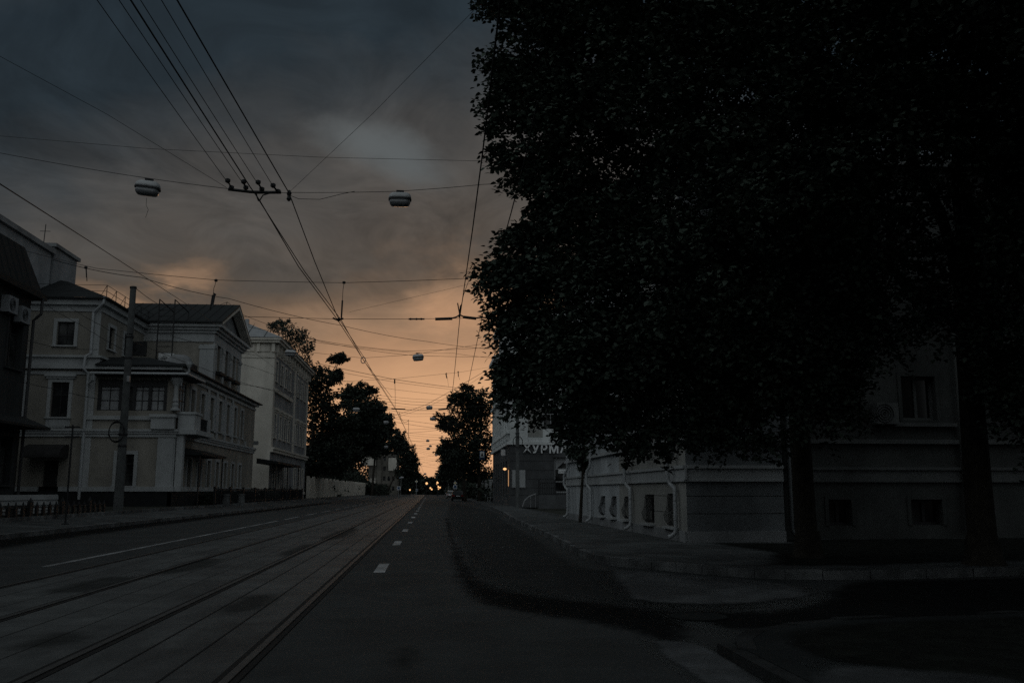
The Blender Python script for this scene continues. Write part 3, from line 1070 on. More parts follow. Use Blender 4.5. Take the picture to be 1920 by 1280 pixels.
# ------------------------------------------------------------------ street furniture on the left
P = thing('concrete_pole', (-15.5, 47.6, .46), 'tall weathered concrete pole in front of the beige house, cable coil on it', 'pole')
tp = at(254, 540, X=-15.5)
m = MB()
m.tube([(-15.5, 47.6, .3), (-15.5, 47.6, 3.6)], .24, 14, .21)
m.tube([(-15.5, 47.6, 3.6), (-15.5, 47.6, tp[2])], .2, 14, .15)
m.build('shaft', 'concrete', P)
for z in (tp[2] - .1, 9.2, 8.1, 4.2, 3.62):
    m = MB()
    r_ = .17 if z > 10 else .19 if z > 5 else .22
    m.lathe([(r_, 0), (r_ + .01, .03), (r_, .1)], (-15.5, 47.6, z), 12)
    m.build('clamp', 'metal_dark', P)
m = MB()
m.tube([(-15.72, 47.5, 9.4), (-15.3, 47.4, 9.4), (-15.25, 47.4, 9.2)], .03, 5)
m.build('hook', 'metal_dark', P)
m = MB()
m.box(-15.42, -15.28, 47.3, 47.42, 6.9, 7.2)
m.build('box', 'metal_grey', P)


def coil(cx, cy, cz, r, label, ax=(1, 0), th=.025):
    m = MB()
    for q in range(4):
        pts = []
        for k in range(25):
            t = 2 * PI * k / 24
            rr = r + .02 * math.sin(3 * t + q)
            pts.append((cx + ax[0] * rr * .75 * math.cos(t), cy - .02 * q + ax[1] * rr * math.cos(t), cz + rr * math.sin(t) + .01 * q))
        m.tube(pts, th, 5)
    return tag(m.build('cable_coil', 'wire', origin=(cx, cy, cz)), label, 'cable coil')


c = at(220, 810, Y=47.4)
coil(c[0], 47.3, c[2], .5, 'black coil of spare cable hanging on the concrete pole')

t = thing('sign_post', (-13.5, 35, .2), 'thin dark sign post with two short crossbars on the left pavement', 'sign post')
a, b = at(122, 985, X=-13.5), at(140, 797, X=-13.5)
m = MB()
m.tube([(-13.5, a[1], .15), (-13.5, a[1], b[2])], .035, 8)
m.lathe([(.14, 0), (.14, .03), (.05, .06)], (-13.5, a[1], .2), 10)
m.build('pole', 'metal_dark', t)
for dz in (.05, .42):
    m = MB()
    m.box(-13.78, -13.22, a[1] - .03, a[1] + .0, b[2] - dz - .06, b[2] - dz)
    m.build('crossbar', 'metal_dark', t)

t = thing('parapet', (-16.6, 38, .46), 'low white lapped-board barrier behind the black post fence', 'barrier')
m = MB()
for k in range(4):
    z0 = .42 + k * .215
    m.hexa([(-16.46, 30, z0), (-16.46, 42.6, z0), (-16.6, 42.6, z0), (-16.6, 30, z0), (-16.5, 30, z0 + .21), (-16.5, 42.6, z0 + .21), (-16.6, 42.6, z0 + .21), (-16.6, 30, z0 + .21)])
m.build('boards', 'plaster_white', t)
m = MB()
for y in (30.5, 34.5, 38.5, 42.4):
    m.box(-16.72, -16.6, y - .06, y + .06, .4, 1.25)
m.build('post', 'wood_dark', t)
t = thing('bench', (-15.9, 36.9, .46), 'small dark box bench in front of the white barrier', 'bench')
m = MB()
m.box(-16.1, -15.75, 36.5, 38.4, .8, .88)
m.build('seat', 'wood_dark', t)
m = MB()
m.box(-16.05, -15.8, 36.6, 36.75, .4, .8)
m.box(-16.05, -15.8, 38.1, 38.25, .4, .8)
m.build('support', 'wood_dark', t)

t = thing('post_fence', (-15.35, 38, .46), 'low black fence of pointed posts along the left pavement', 'fence')
y = 29.0
k = 0
while y < 45.2:
    big = k % 5 == 3
    m = MB()
    s = .13 if big else .09
    h = 1.02 if big else .86
    m.box(-15.35 - s / 2, -15.35 + s / 2, y - s, y + s, .3, h)
    m.lathe([(s * .75, 0), (s * .5, .05), (.01, .16)], (-15.35, y, h), 6)
    m.build('post', 'metal_dark', t)
    y += .62
    k += 1
m = MB()
for z in (.55, .8):
    m.tube([(-15.35, 28.8, z), (-15.35, 45.1, z)], .025, 5)
m.build('rail', 'metal_dark', t)

t = thing('iron_fence', (-15.3, 75, .46), 'black iron railing with hedge along the front of the beige and pale houses', 'fence')
m = MB()
for z in (.62, 1.5):
    m.tube([(-15.25, 67, z), (-15.25, 112, z)], .03, 5)
for y in np.arange(67, 112, .22):
    m.tube([(-15.25, y, .4), (-15.25, y, 1.62)], .016, 4)
m.build('railing', 'metal_dark', t)
for y in np.arange(67, 112.1, 5):
    m = MB()
    m.box(-15.33, -15.17, y - .08, y + .08, .3, 1.75)
    m.build('post', 'metal_dark', t)
for k, (px, py) in enumerate(((421, 953), (450, 951))):
    c = at(px, py, X=-15.0)
    m = MB()
    m.lathe([(.28, -.2), (.3, .1), (.26, .7), (.3, .75), (.3, .85)], (-14.95, c[1], .35), 10)
    tag(m.build('bollard', 'concrete', origin=(-14.95, c[1], .35)), ['squat concrete bollard before the black railing, nearer of the two', 'squat concrete bollard before the black railing, farther of the two'][k], 'bollard')

# ------------------------------------------------------------------ leaves and trees
def leaf_mesh(name, sprays, nper, spread, size, m, parent, up=.5, squash=.6, seed=0, tips=None, hub=None, reach=0.0):
    R = np.random.default_rng(seed)
    S = np.repeat(np.asarray(sprays, float), nper, 0)
    sp = np.full((len(S), 1), spread)
    if tips is not None and len(tips):
        q = np.repeat(np.asarray(tips, float), max(4, nper // 3), 0)
        S = np.concatenate([S, q])
        sp = np.concatenate([sp, np.full((len(q), 1), spread * .5)])
    n = len(S)
    off = R.normal(0, 1, (n, 3))
    off *= (sp * R.uniform(.3, 1, (n, 1)) / np.maximum(.6, np.linalg.norm(off, axis=1, keepdims=True)))
    off[:, 2] *= squash
    if hub is not None:
        # leaves sit along short branchlets that run outwards from the trunk and droop
        k = len(sprays)
        ax = np.asarray(sprays, float) - np.asarray(hub, float)
        ax /= np.linalg.norm(ax, axis=1, keepdims=True)
        ax += R.normal(0, .45, (k, 3))
        ax[:, 2] = ax[:, 2] * .5 - .3
        ax /= np.linalg.norm(ax, axis=1, keepdims=True)
        ax = np.repeat(ax, nper, 0)
        t_ = R.uniform(-1, 1, (len(ax), 1))
        m_ = len(ax)
        off[:m_] += ax * t_ * reach
        off[:m_, 2] -= (t_[:, 0] ** 2) * reach * .35
    P = S + off
    nrm = R.normal(0, .8, (n, 3))
    nrm[:, 2] = np.abs(nrm[:, 2]) + up
    nrm /= np.linalg.norm(nrm, axis=1, keepdims=True)
    d = R.normal(0, 1, (n, 3)) + off / spread * 1.2
    d[:, 2] -= .5
    d -= nrm * (d * nrm).sum(1, keepdims=True)
    d /= np.linalg.norm(d, axis=1, keepdims=True)
    w = np.cross(nrm, d)
    sz = size * R.uniform(.65, 1.25, (n, 1))
    V = np.empty((n, 6, 3))
    V[:, 0] = P
    V[:, 1] = P + d * sz * .28 + w * sz * .40 + nrm * sz * .06
    V[:, 2] = P + d * sz * .68 + w * sz * .30 + nrm * sz * .02
    V[:, 3] = P + d * sz * 1.08 - nrm * sz * .1
    V[:, 4] = P + d * sz * .68 - w * sz * .30 + nrm * sz * .02
    V[:, 5] = P + d * sz * .28 - w * sz * .40 + nrm * sz * .06
    o0 = ORG[parent]
    V = V.reshape(-1, 3) - np.array(o0[:])
    me = bpy.data.meshes.new(name)
    me.vertices.add(n * 6)
    me.vertices.foreach_set('co', V.astype(np.float32).ravel())
    me.loops.add(n * 6)
    me.loops.foreach_set('vertex_index', np.arange(n * 6, dtype=np.int32))
    me.polygons.add(n)
    me.polygons.foreach_set('loop_start', np.arange(0, n * 6, 6, dtype=np.int32))
    me.polygons.foreach_set('loop_total', np.full(n, 6, np.int32))
    me.update(calc_edges=True)
    me.materials.append(MATS[m])
    ob = bpy.data.objects.new(name, me)
    COL.objects.link(ob)
    ob.parent = parent
    ORG[ob] = o0
    return ob


def limb(m, a, b, r0, r1, n=7, wob=.12, seg=5, sagz=0.0):
    a, b = Vector(a), Vector(b)
    L = (b - a).length
    pts = []
    for i in range(seg + 1):
        t = i / seg
        p = a.lerp(b, t)
        w = wob * L * math.sin(PI * t)
        q = noise.noise_vector(p * .7 + Vector((a.x, b.y, 1.7)))
        p = p + q * w
        p.z += sagz * math.sin(PI * t) * L
        pts.append(p)
    m.tube(pts, r0, n, r1)
    return pts


def tree(name, base, lobes, label, nsp, nper, spread, size, m='leaf_far', tr=.3, group=None, seed=1, shell=.55, fork=.35, cat='tree', squash=.7):
    """lobes: list of (x,y,z, rx,ry,rz) in world coordinates"""
    t = thing(name, base, label, cat, group)
    R = np.random.default_rng(seed)
    vol = np.array([l[3] * l[4] * l[5] for l in lobes]) ** .67
    cnt = np.maximum(3, (vol / vol.sum() * nsp * .72)).astype(int)
    S = []
    for l, k in zip(lobes, cnt):
        d = R.normal(0, 1, (k, 3))
        d /= np.linalg.norm(d, axis=1, keepdims=True)
        r = R.uniform(shell, 1.05, (k, 1))
        S.append(np.array(l[:3]) + d * r * np.array(l[3:6]))
    S = np.concatenate(S)
    tips = []
    for l in lobes:
        for k in range(max(5, int(nsp / len(lobes) / 5))):
            d = R.normal(0, 1, 3)
            d[2] = abs(d[2]) * .6 + d[2] * .4
            d /= np.linalg.norm(d)
            c_ = np.array(l[:3])
            rr = np.array(l[3:6])
            for r in np.arange(.95, R.uniform(1.05, 1.55), .08):
                tips.append(c_ + d * rr * r + R.normal(0, .05, 3) * rr)
    leaf_mesh('crown', S, nper, spread, size, m, t, seed=seed, squash=squash, tips=tips)
    mb = MB()
    top = max(l[2] for l in lobes)
    low = min(l[2] - l[5] for l in lobes)
    cx, cy = np.mean([l[0] for l in lobes]), np.mean([l[1] for l in lobes])
    fz = base[2] + (low - base[2]) + (top - low) * fork
    f = (base[0] * .6 + cx * .4, base[1] * .6 + cy * .4, fz)
    limb(mb, (base[0], base[1], base[2] - .2), f, tr, tr * .6, 10, .02)
    for l in lobes:
        limb(mb, f, (l[0], l[1], l[2]), tr * .5, tr * .12, 6, .1)
        for j in range(3):
            d = R.normal(0, 1, 3)
            d /= np.linalg.norm(d)
            limb(mb, (l[0], l[1], l[2]), (l[0] + d[0] * l[3] * .85, l[1] + d[1] * l[4] * .85, l[2] + d[2] * l[5] * .85), tr * .13, tr * .04, 5, .1)
    mb.build('trunk', 'bark', t)
    return t


# --- the big lindens at the right, on the pavement before the stuccoed house
OUTL = [(880, -60), (903, 0), (918, 55), (905, 110), (912, 160), (903, 210), (893, 245), (915, 290), (950, 320), (968, 350), (985, 385), (975, 410), (935, 432), (945, 455), (900, 482), (915, 520), (925, 545),
        (893, 585), (920, 615), (940, 645), (935, 690), (925, 735), (960, 760), (1000, 790), (1040, 815), (1100, 830), (1150, 835), (1180, 860), (1240, 862), (1260, 835), (1330, 830), (1360, 845), (1400, 835), (1440, 850), (1500, 845), (1560, 835),
        (1600, 790), (1640, 700), (1700, 690), (1760, 640), (1800, 690), (1840, 760), (1900, 800), (1960, 860), (2100, 900), (2100, -60)]


def inside(x, y, poly=OUTL):
    c = False
    j = len(poly) - 1
    for i in range(len(poly)):
        xi, yi = poly[i]
        xj, yj = poly[j]
        if (yi > y) != (yj > y) and x < (xj - xi) * (y - yi) / (yj - yi) + xi:
            c = not c
        j = i
    return c


def edge_dist(x, y, poly=OUTL):
    d = 1e9
    for i in range(len(poly) - 1):
        (ax, ay), (bx, by) = poly[i], poly[i + 1]
        t = max(0, min(1, ((x - ax) * (bx - ax) + (y - ay) * (by - ay)) / ((bx - ax) ** 2 + (by - ay) ** 2 + 1e-9)))
        d = min(d, math.hypot(x - ax - t * (bx - ax), y - ay - t * (by - ay)))
    return d


def seen(p):
    v = Vector((p[0], p[1], p[2] - EYE))
    dp = v.dot(Vector(FW))
    if dp < .3:
        return None
    return 960 + FPX * v.dot(Vector(RT)) / dp, 640 - FPX * v.dot(Vector(UP)) / dp


BASE1, BASE2 = (7.4, 17.6, .15), (9.75, 15.6, .15)
T1 = thing('linden_tree', BASE1, 'huge leafy tree left of its twin, crown reaching out over the road and wires', 'tree')
T2 = thing('linden_tree', BASE2, 'big dark tree at the right edge, thick trunk in front of the shaded wall', 'tree')
S1, S2 = [], []
tries = 0
while len(S1) + len(S2) < 7800:
    x, y = random.uniform(880, 2100), random.uniform(-60, 900)
    if not inside(x, y):
        continue
    e = edge_dist(x, y)
    # ragged outline: some sprays hang out, some places are bitten back
    if e < (26 if x < 1500 else 20) + 28 * noise.noise(Vector((x * .021, y * .021, 4.4))):
        continue
    # thickness of the crown grows away from its outline
    half = min(3.3, .3 + e / 200 * 1.6)
    Yc = 15.2 - min(1.4, max(0, (x - 1300)) / 400)
    Y = Yc + random.uniform(-1, 1) * half
    p = at(x, y, Y=Y)
    g_ = noise.noise(Vector((p[0] * .8, p[1] * .8, p[2] * 1.0)))
    g2 = noise.noise(Vector((p[0] * 2.0 + 9, p[1] * 2.0, p[2] * 2.2)))
    if g_ * .7 + g2 * .6 < (-.17 if e > 60 else -.24) and e > 10:
        continue
    if any(math.hypot(p[0] - b[0], p[1] - b[1]) < 1.2 for b in (BASE1, BASE2)) and random.random() < .7:
        continue
    # thin foliage where the wall shows between the two crowns
    if 1640 < x < 1835 and 270 < y < 720 and random.random() < .72:
        continue
    if 1080 < x < 1420 and 90 < y < 420 and random.random() < .3:
        continue
    (S1 if x < 1600 + 120 * g2 else S2).append(p)
v1, v2 = len(S1), len(S2)


def rest(S, n, c, r):
    k = 0
    while k < n:
        d = Vector((random.gauss(0, 1), random.gauss(0, 1), random.gauss(0, 1))).normalized()
        q = random.uniform(.68, 1.0)
        p = (c[0] + d.x * q * r[0], c[1] + d.y * q * r[1], c[2] + d.z * q * r[2])
        if p[2] < 2.6:
            continue
        o = seen(p)
        if o and -60 < o[0] < 1990 and -60 < o[1] < 1320:
            continue
        S.append(p)
        k += 1


rest(S1, 900, (5.6, 15.6, 9.5), (5.0, 4.2, 5.0))
rest(S2, 1500, (11.5, 14.2, 8.0), (6.0, 5.4, 5.6))
# hanging twigs along the lower and street-side edge
tw = []
for k in range(150):
    i_ = random.randrange(1, 34)
    a, b = OUTL[i_], OUTL[i_ + 1]
    t = random.random()
    px, py = a[0] + (b[0] - a[0]) * t, a[1] + (b[1] - a[1]) * t
    low = i_ >= 20
    p = Vector(at(px + (8 if low else 34), py - (26 if low else 0), Y=15.2 + random.uniform(-.8, .8)))
    d = Vector((random.uniform(-.3, .3), random.uniform(-.3, .3), -1)) if low else Vector((-1, random.uniform(-.4, .4), random.uniform(-.6, .2)))
    d.normalize()
    for q in range(random.randint(1, 4 if low else 3)):
        tw.append(tuple(p))
        p = p + d * .13
        d.z -= .18
        d.normalize()
leaf_mesh('crown', S1, 44, .18, .088, 'leaf', T1, up=.9, squash=.6, seed=5, tips=tw, hub=(6.6, 16.4, 6.0), reach=.42)
leaf_mesh('crown', S2, 44, .19, .088, 'leaf', T2, up=.9, squash=.6, seed=6, hub=(9.6, 15.2, 6.5), reach=.46)
for T, B_, S, v, fz, tr, ends in ((T1, BASE1, S1, v1, 4.6, .22, [(4.6, 15.6, 8.6), (3.2, 15.0, 6.4), (3.0, 15.4, 4.2), (5.4, 16.4, 10), (6.6, 15.2, 6.6), (4.8, 14.2, 5.2), (7.8, 16.2, 8.8), (5.2, 16.8, 3.6)]),
                              (T2, BASE2, S2, v2, 4.2, .25, [(8.2, 15.0, 9.4), (9.4, 14.6, 10.5), (11, 14.8, 8.6), (8.6, 13.6, 7.2), (12, 15.8, 6.6), (10.6, 13.4, 7.0), (8.9, 16.6, 6.0)])):
    mb = MB()
    fork = Vector((B_[0] + random.uniform(-.1, .1), B_[1], fz))
    limb(mb, (B_[0], B_[1], -.1), fork, tr, tr * .8, 14, .012)
    mb.lathe([(tr * 1.7, -.1), (tr * 1.3, .1), (tr * 1.03, .5)], B_, 14)
    for e in ends:
        e = Vector(e)
        limb(mb, fork + Vector((0, 0, random.uniform(-.6, .5))), e, tr * .5, .05, 8, .1)
        near = sorted(S[:v], key=lambda q: (Vector(q) - e).length)[::9][:24]
        for q in near:
            limb(mb, e, q, .035, .008, 4, .12, 4)
    mb.build('trunk', 'bark', T)
# added neighbour of the same kind, mostly out of view, shading the near corner
T3 = thing('linden_tree', (8.6, 5.2, .11), 'added street tree shading the near corner, only its crown edge in the top right', 'tree')
S3 = []
for k in range(1700):
    d = Vector((random.gauss(0, 1), random.gauss(0, 1), random.gauss(0, 1))).normalized()
    q = random.uniform(.6, 1.0)
    p = (7.9 + d.x * q * 5.2, 5.6 + d.y * q * 5.2, 9.0 + d.z * q * 3.6)
    o = seen(p)
    if o and o[0] < 1845 and -40 < o[1] < 1300:
        continue
    S3.append(p)
leaf_mesh('crown', S3, 40, .3, .1, 'leaf', T3, up=.4, squash=.62, seed=7, hub=(8.4, 5.4, 7.5), reach=.4)
mb = MB()
limb(mb, (8.6, 5.2, -.1), (8.3, 5.5, 5.0), .24, .18, 12, .012)
for e in ((6, 6, 8.5), (7.5, 8, 9), (9.5, 6.5, 9.5), (7.5, 3.5, 9), (9, 4.5, 10.5)):
    limb(mb, (8.3, 5.5, 4.9), e, .11, .03, 7, .1)
mb.build('trunk', 'bark', T3)

# --- young tree against the white house on the right
c0 = (6.15, 37.6, .15)
lo = []
for (px, py, r) in ((1078, 850, 14), (1095, 862, 18), (1120, 850, 20), (1105, 880, 12), (1085, 815, 22), (1115, 815, 26), (1150, 830, 20), (1105, 790, 30)):
    p = at(px, py, Y=37.6 + random.uniform(-.6, .6))
    rr = r * 37.6 / FPX
    lo.append((*p, rr, rr, rr * .8))
tree('young_tree', c0, lo, 'slim young tree standing against the white house wall, under the big crown', 420, 26, .32, .12, 'leaf', .075, seed=21, shell=.2)

# --- trees beyond the pale house, left side
def px_lobes(spec, Y, jit=2.0):
    out = []
    for (px, py, rx, ry) in spec:
        y = Y + random.uniform(-jit, jit)
        p = at(px, py, Y=y)
        s = y / FPX
        out.append((*p, rx * s, rx * s * .9, ry * s))
    return out


tree('birch_tree', (-21, 118, .4), px_lobes([(518, 612, 16, 10), (540, 622, 18, 14), (560, 632, 18, 18), (573, 655, 16, 22), (548, 650, 20, 20), (570, 690, 16, 22), (530, 606, 12, 8), (580, 715, 14, 22)], 128, 2),
     'airy pale tree poking up behind the roof of the pale house', 260, 16, .62, .26, 'leaf_birch', .2, seed=31, shell=.3, squash=.9)
tree('broad_tree', (-18.5, 133, .4), px_lobes([(595, 720, 22, 30), (600, 770, 30, 40), (612, 830, 38, 40), (632, 855, 40, 34), (590, 850, 26, 40), (640, 800, 30, 40), (620, 870, 36, 18)], 133, 3),
     'big dark tree hanging over the pale fence, right beside the pale house', 800, 22, .9, .38, tr=.4, seed=32, shell=.35)
tree('pruned_tree', (-17.2, 140, .4), px_lobes([(632, 674, 15, 8), (640, 670, 8, 6), (628, 705, 10, 12), (630, 712, 8, 8)], 140, .6),
     'lopped tree with leafy tufts on bare limbs against the sky', 90, 26, .6, .36, tr=.3, seed=33, shell=.2, fork=-.25)
tree('round_tree', (-18, 150, .4), px_lobes([(655, 745, 22, 18), (680, 735, 20, 14), (690, 765, 26, 26), (672, 800, 34, 36), (655, 850, 30, 30), (690, 820, 26, 40)], 150, 3),
     'round dark tree with a rising crown behind the lopped tree', 760, 22, .95, .4, tr=.4, seed=34, shell=.35)
tree('street_tree', (-14.5, 232, .3), px_lobes([(710, 785, 18, 18), (722, 795, 16, 20), (705, 820, 24, 26), (730, 815, 14, 20), (716, 790, 14, 14), (742, 830, 14, 18), (690, 835, 20, 14), (722, 842, 20, 12), (700, 850, 12, 8)], 230, 3),
     'dark street tree above the grey corner building', 700, 22, 1.1, .5, tr=.35, seed=35, shell=.35)
tree('drooping_tree', (-13.5, 285, .3), px_lobes([(750, 835, 12, 18), (759, 850, 14, 22), (768, 862, 12, 20), (757, 885, 12, 24), (766, 890, 14, 30), (778, 872, 6, 14), (775, 895, 10, 18)], 285, 3),
     'drooping tree at the left end of the tree row', 560, 22, 1.1, .55, tr=.35, seed=36, shell=.35)

# --- trees right of the road beyond the corner house
tree('street_tree', (6.5, 118, .15), px_lobes([(865, 745, 16, 14), (885, 760, 24, 26), (905, 770, 18, 30), (880, 800, 30, 34), (900, 840, 26, 40), (875, 860, 28, 40), (893, 885, 26, 18), (875, 730, 8, 8)], 118, 2),
     'tall leafy tree on the right pavement beside the corner restaurant', 700, 20, .7, .3, tr=.32, seed=41, shell=.35)
tree('sparse_tree', (4.9, 126, .15), px_lobes([(835, 785, 18, 10), (850, 800, 20, 16), (835, 800, 14, 10), (855, 830, 18, 26), (850, 870, 18, 30), (845, 850, 14, 20), (850, 760, 8, 16)], 126, 2),
     'sparser tree reaching left over the carriageway', 260, 18, .7, .3, tr=.25, seed=42, shell=.3)
tree('street_tree', (5.2, 185, .15), px_lobes([(838, 850, 14, 26), (845, 880, 16, 26), (835, 895, 12, 16), (856, 880, 18, 30)], 185, 2),
     'dark tree far along the right pavement above the parked cars', 420, 22, 1.0, .5, tr=.3, seed=43, shell=.35)
# far end of the street
k = 0
FARL = [(768, 895, 14, 16), (782, 898, 14, 12), (795, 902, 12, 10), (808, 905, 12, 10), (822, 904, 12, 10), (834, 902, 10, 14), (757, 900, 12, 22)]
lb = ['lowest far tree left of the amber lights', 'far tree at the end of the tram line', 'far low tree under the overhead wires', 'middle tree closing the end of the street', 'far tree right of the vanishing point', 'far tree behind the parked cars', 'far tree next to the drooping tree']
for (px, py, rx, ry), l_ in zip(FARL, lb):
    Y = 380 + 25 * math.sin(px)
    p = at(px, 920, Y=Y)
    tree('distant_tree', (p[0], Y, 0), px_lobes([(px, py, rx * .7, ry * .7), (px - rx * .6, py + 6, rx * .5, ry * .7), (px + rx * .6, py + 6, rx * .5, ry * .7), (px, py + 16, rx, 12)], Y, 4),
         l_, 200, 18, 1.5, .9, tr=.35, seed=60 + k, shell=.3, group='trees closing the end of the street')
    k += 1

# dark undergrowth along the house fronts and behind the fence
g = thing('hedge', (-15.8, 85, .46), 'dense dark hedge behind the black railing', 'hedge')
S = [(random.uniform(-16.2, -15.5), random.uniform(66, 112), .5 + abs(random.gauss(0, .42))) for _ in range(900)]
leaf_mesh('leaves', S, 16, .3, .14, 'leaf_far', g, seed=71)

# house added unseen on the near corner to shade the right side
K = thing('added_shading_house', (9.5, -18, 0), 'plain grey house added unseen on the near corner to shade the right side', 'house')
KS = Fr((9.5, 3.5), (0, -1))
KN = Fr((26, 3.5), (-1, 0))
kw = [(2 + 3.4 * k, 3.4 + 3.4 * k, z, z + 2.1) for k in range(9) for z in (1.6, 5.2, 8.8, 12.4)]
kn_ = [(2 + 3.4 * k, 3.4 + 3.4 * k, z, z + 2.1) for k in range(4) for z in (1.6, 5.2, 8.8, 12.4)]
m = MB()
wall(m, KS, 0, 34, 0, 16.5, kw)
wall(m, KN, 0, 16.5, 0, 16.5, kn_)
wall(m, Fr((9.5, -30.5), (1, 0)), 0, 16.5, 0, 16.5)
m.build('wall', 'plaster_grey', K)
for h in kw:
    window(K, KS, h, casing='plaster_white', cw=.15)
for h in kn_:
    window(K, KN, h, casing='plaster_white', cw=.15)
m = MB()
m.add([(9.0, 4, 16.5), (26.5, 4, 16.5), (26.5, -31, 16.5), (9.0, -31, 16.5), (17.5, -4, 19), (17.5, -23, 19)], [(0, 1, 4), (1, 2, 5, 4), (2, 3, 5), (3, 0, 4, 5), (0, 3, 2, 1)])
m.build('roof', 'roof_dark', K)

# the far wood that closes the horizon
g = thing('far_wood', (0, 560, 0), 'continuous dark wood along the horizon at the end of the street', 'wood')
g['kind'] = 'stuff'
S = []
for k in range(9000):
    x = random.uniform(-260, 260)
    hh = 5.0 + min(9, abs(x - 4) * .22) + (9 if x < -30 else 0) + 2.5 * noise.noise(Vector((x * .12, 0, 2)))
    S.append((x, random.uniform(545, 575), hh * random.random()))
leaf_mesh('leaves', S, 9, 1.6, 1.3, 'leaf_far', g, seed=80)
# bushes under the street trees
for (name, x, y0, y1, hh, lab, sd) in (('bush', -18.6, 125, 262, 7.0, 'dense dark bushes filling the garden behind the pale panel fence', 81), ('bush', 8.6, 106, 150, 2.6, 'dark bushes behind the pale fence pillars on the right', 82), ('bush', -15.2, 232, 310, 3.4, 'low dark bushes under the drooping tree', 83), ('bush', 7.2, 160, 300, 3.0, 'low dark bushes along the far right pavement', 84)):
    g = thing(name, (x, (y0 + y1) / 2, .2), lab, 'bush')
    S = [(x + random.gauss(0, .8), random.uniform(y0, y1), .3 + hh * random.random() * (.75 + .35 * noise.noise(Vector((x, k * .1, 0))))) for k in range(int((y1 - y0) * 14))]
    leaf_mesh('foliage', S, 16, .7, .42, 'leaf_far', g, seed=sd)

# ------------------------------------------------------------------ left: fence, gate, far buildings
t = thing('panel_fence', (-16.3, 150, .4), 'long pale fence of upright panels under the dark trees', 'fence')
y = 125.3
for k in range(23):
    m = MB()
    for q in range(9):
        yy = y + q * .58
        m.box(-16.36 - .04 * (q % 2), -16.24 - .04 * (q % 2), yy, yy + .56, .35, 3.15 + .04 * (q % 2))
    m.build('panel', 'plaster_pale', t)
    m = MB()
    m.box(-16.5, -16.1, y - .32, y - .02, .3, 3.4)
    m.build('post', 'plaster_pale', t)
    y += 5.6
t = thing('gate_pillar', (-16, 258, .3), 'pale rendered gate pillar at the end of the panel fence', 'pillar')
a = at(698, 926, Y=186)
m = MB()
m.box(-16.9, -15.2, 258, 259.5, .1, 4.6)
m.box(-17.0, -15.1, 257.9, 259.6, 4.602, 4.9)
m.build('shaft', 'plaster_pale', t)

t = thing('grey_house', (-12, 330, 0), 'narrow grey corner house between the trees on the left, pale banner on it', 'house')
p0, p1 = at(690, 925, Y=330), at(745, 925, Y=330)
F = Fr((p0[0], 330), (1, 0))
w = p1[0] - p0[0]
holes = [(w * .5 + k * 1.6, w * .5 + k * 1.6 + .9, z, z + 1.6) for k in range(3) for z in (1.5, 5, 8.5, 12)]
m = MB()
wall(m, F, 0, w, 0, 15, holes)
m.box(p0[0], p1[0] - .01, 330.01, 350, 14.6, 14.99)
wall(m, Fr((p1[0], 330), (0, 1)), 0, 20, 0, 15)
m.build('wall', 'plaster_ochre_dim', t)
for h in holes:
    window(t, F, h, sill=False)
m = MB()
F.box(m, -.3, w + .3, 15.002, 15.4, -.5, .4)
m.build('cornice', 'plaster_ochre_dim', t)
m = MB()
F.box(m, w * .28, w * .44, .3, 14.6, .002, .4)
m.build('pilaster', 'plaster_ochre_dim', t)
a, b = at(728, 882, Y=329), at(744, 858, Y=329)
m = MB()
m.box(a[0], b[0], 329.2, 329.35, a[2], b[2])
o = tag(m.build('banner', 'plaster_pale', origin=(a[0], 329.2, a[2])), 'pale banner board on the grey corner house', 'banner')
m = MB()
a, b = at(676, 872, Y=328), at(705, 850, Y=328)
m.box(a[0], b[0], 328.2, 328.35, a[2], b[2])
tag(m.build('billboard', 'plaster_pale', origin=(a[0], 328.2, a[2])), 'pale billboard half hidden by leaves left of the grey corner house', 'billboard')

# ------------------------------------------------------------------ right: corner restaurant
R1 = thing('corner_house', (7.05, 81, 0), 'pale four storey corner house with dark stone ground floor and letters above it', 'house')
RE = Fr((7.05, 81), (1, 0))
RS = Fr((7.05, 103), (0, -1))     # u = 103 - y
win_big = (4.0, 6.55, 1.3, 4.35)
ew = [(3.0 + 3.2 * k, 4.4 + 3.2 * k, z, z + 2.2) for k in range(4) for z in (6.9, 10.6)]
m = MB()
wall(m, RE, 0, 14, 5.75, 17.2, ew)
sw = [(1.2 + 2.6 * k, 2.3 + 2.6 * k, z, z + 2.3) for k in range(8) for z in (7.2, 11.0)]
wall(m, RS, 0, 22, 5.75, 15.2, sw)
wall(m, RS, 8.5, 22, 15.2, 17.2)
m.box(7.06, 21, 81.01, 94.4, 16.9, 17.19)
wall(m, Fr((21, 94.5), (-1, 0)), 0, 13.95, 15.2, 17.2)
wall(m, Fr((21, 103), (-1, 0)), 0, 13.95, 0, 15.2)
m.box(7.06, 21, 94.5, 102.9, 14.9, 15.19)
m.build('wall', 'plaster_bright', R1)
m = MB()
wall(m, RE, 0, 14, 0, 5.5, [win_big, (8.5, 11, 1.3, 4.35)], .3)
gs = [(2 + 3.1 * k, 3.4 + 3.1 * k, .9, 4.2) for k in range(6)]
wall(m, RS, 0, 22, 0, 5.5, gs, .3)
for v in (1.1, 1.75, 2.5, 3.3, 4.1, 4.75):
    if v > 4.4 or v < 1.3:
        RE.box(m, 0, 14, v - .02, v + .02, .0, .03)
    else:
        RE.box(m, 0, 3.95, v - .02, v + .02, .0, .03)
m.build('stone_base', 'stone_dark', R1)
m = MB()
RE.box(m, 0, 14, 5.502, 5.75, .0, .25)
RS.box(m, 0, 22.25, 5.502, 5.75, .0, .25)
RE.box(m, 0, 1.6, 5.752, 17.2, .002, .12)
RS.box(m, 8.5, 22.4, 17.202, 17.6, -.2, .6)
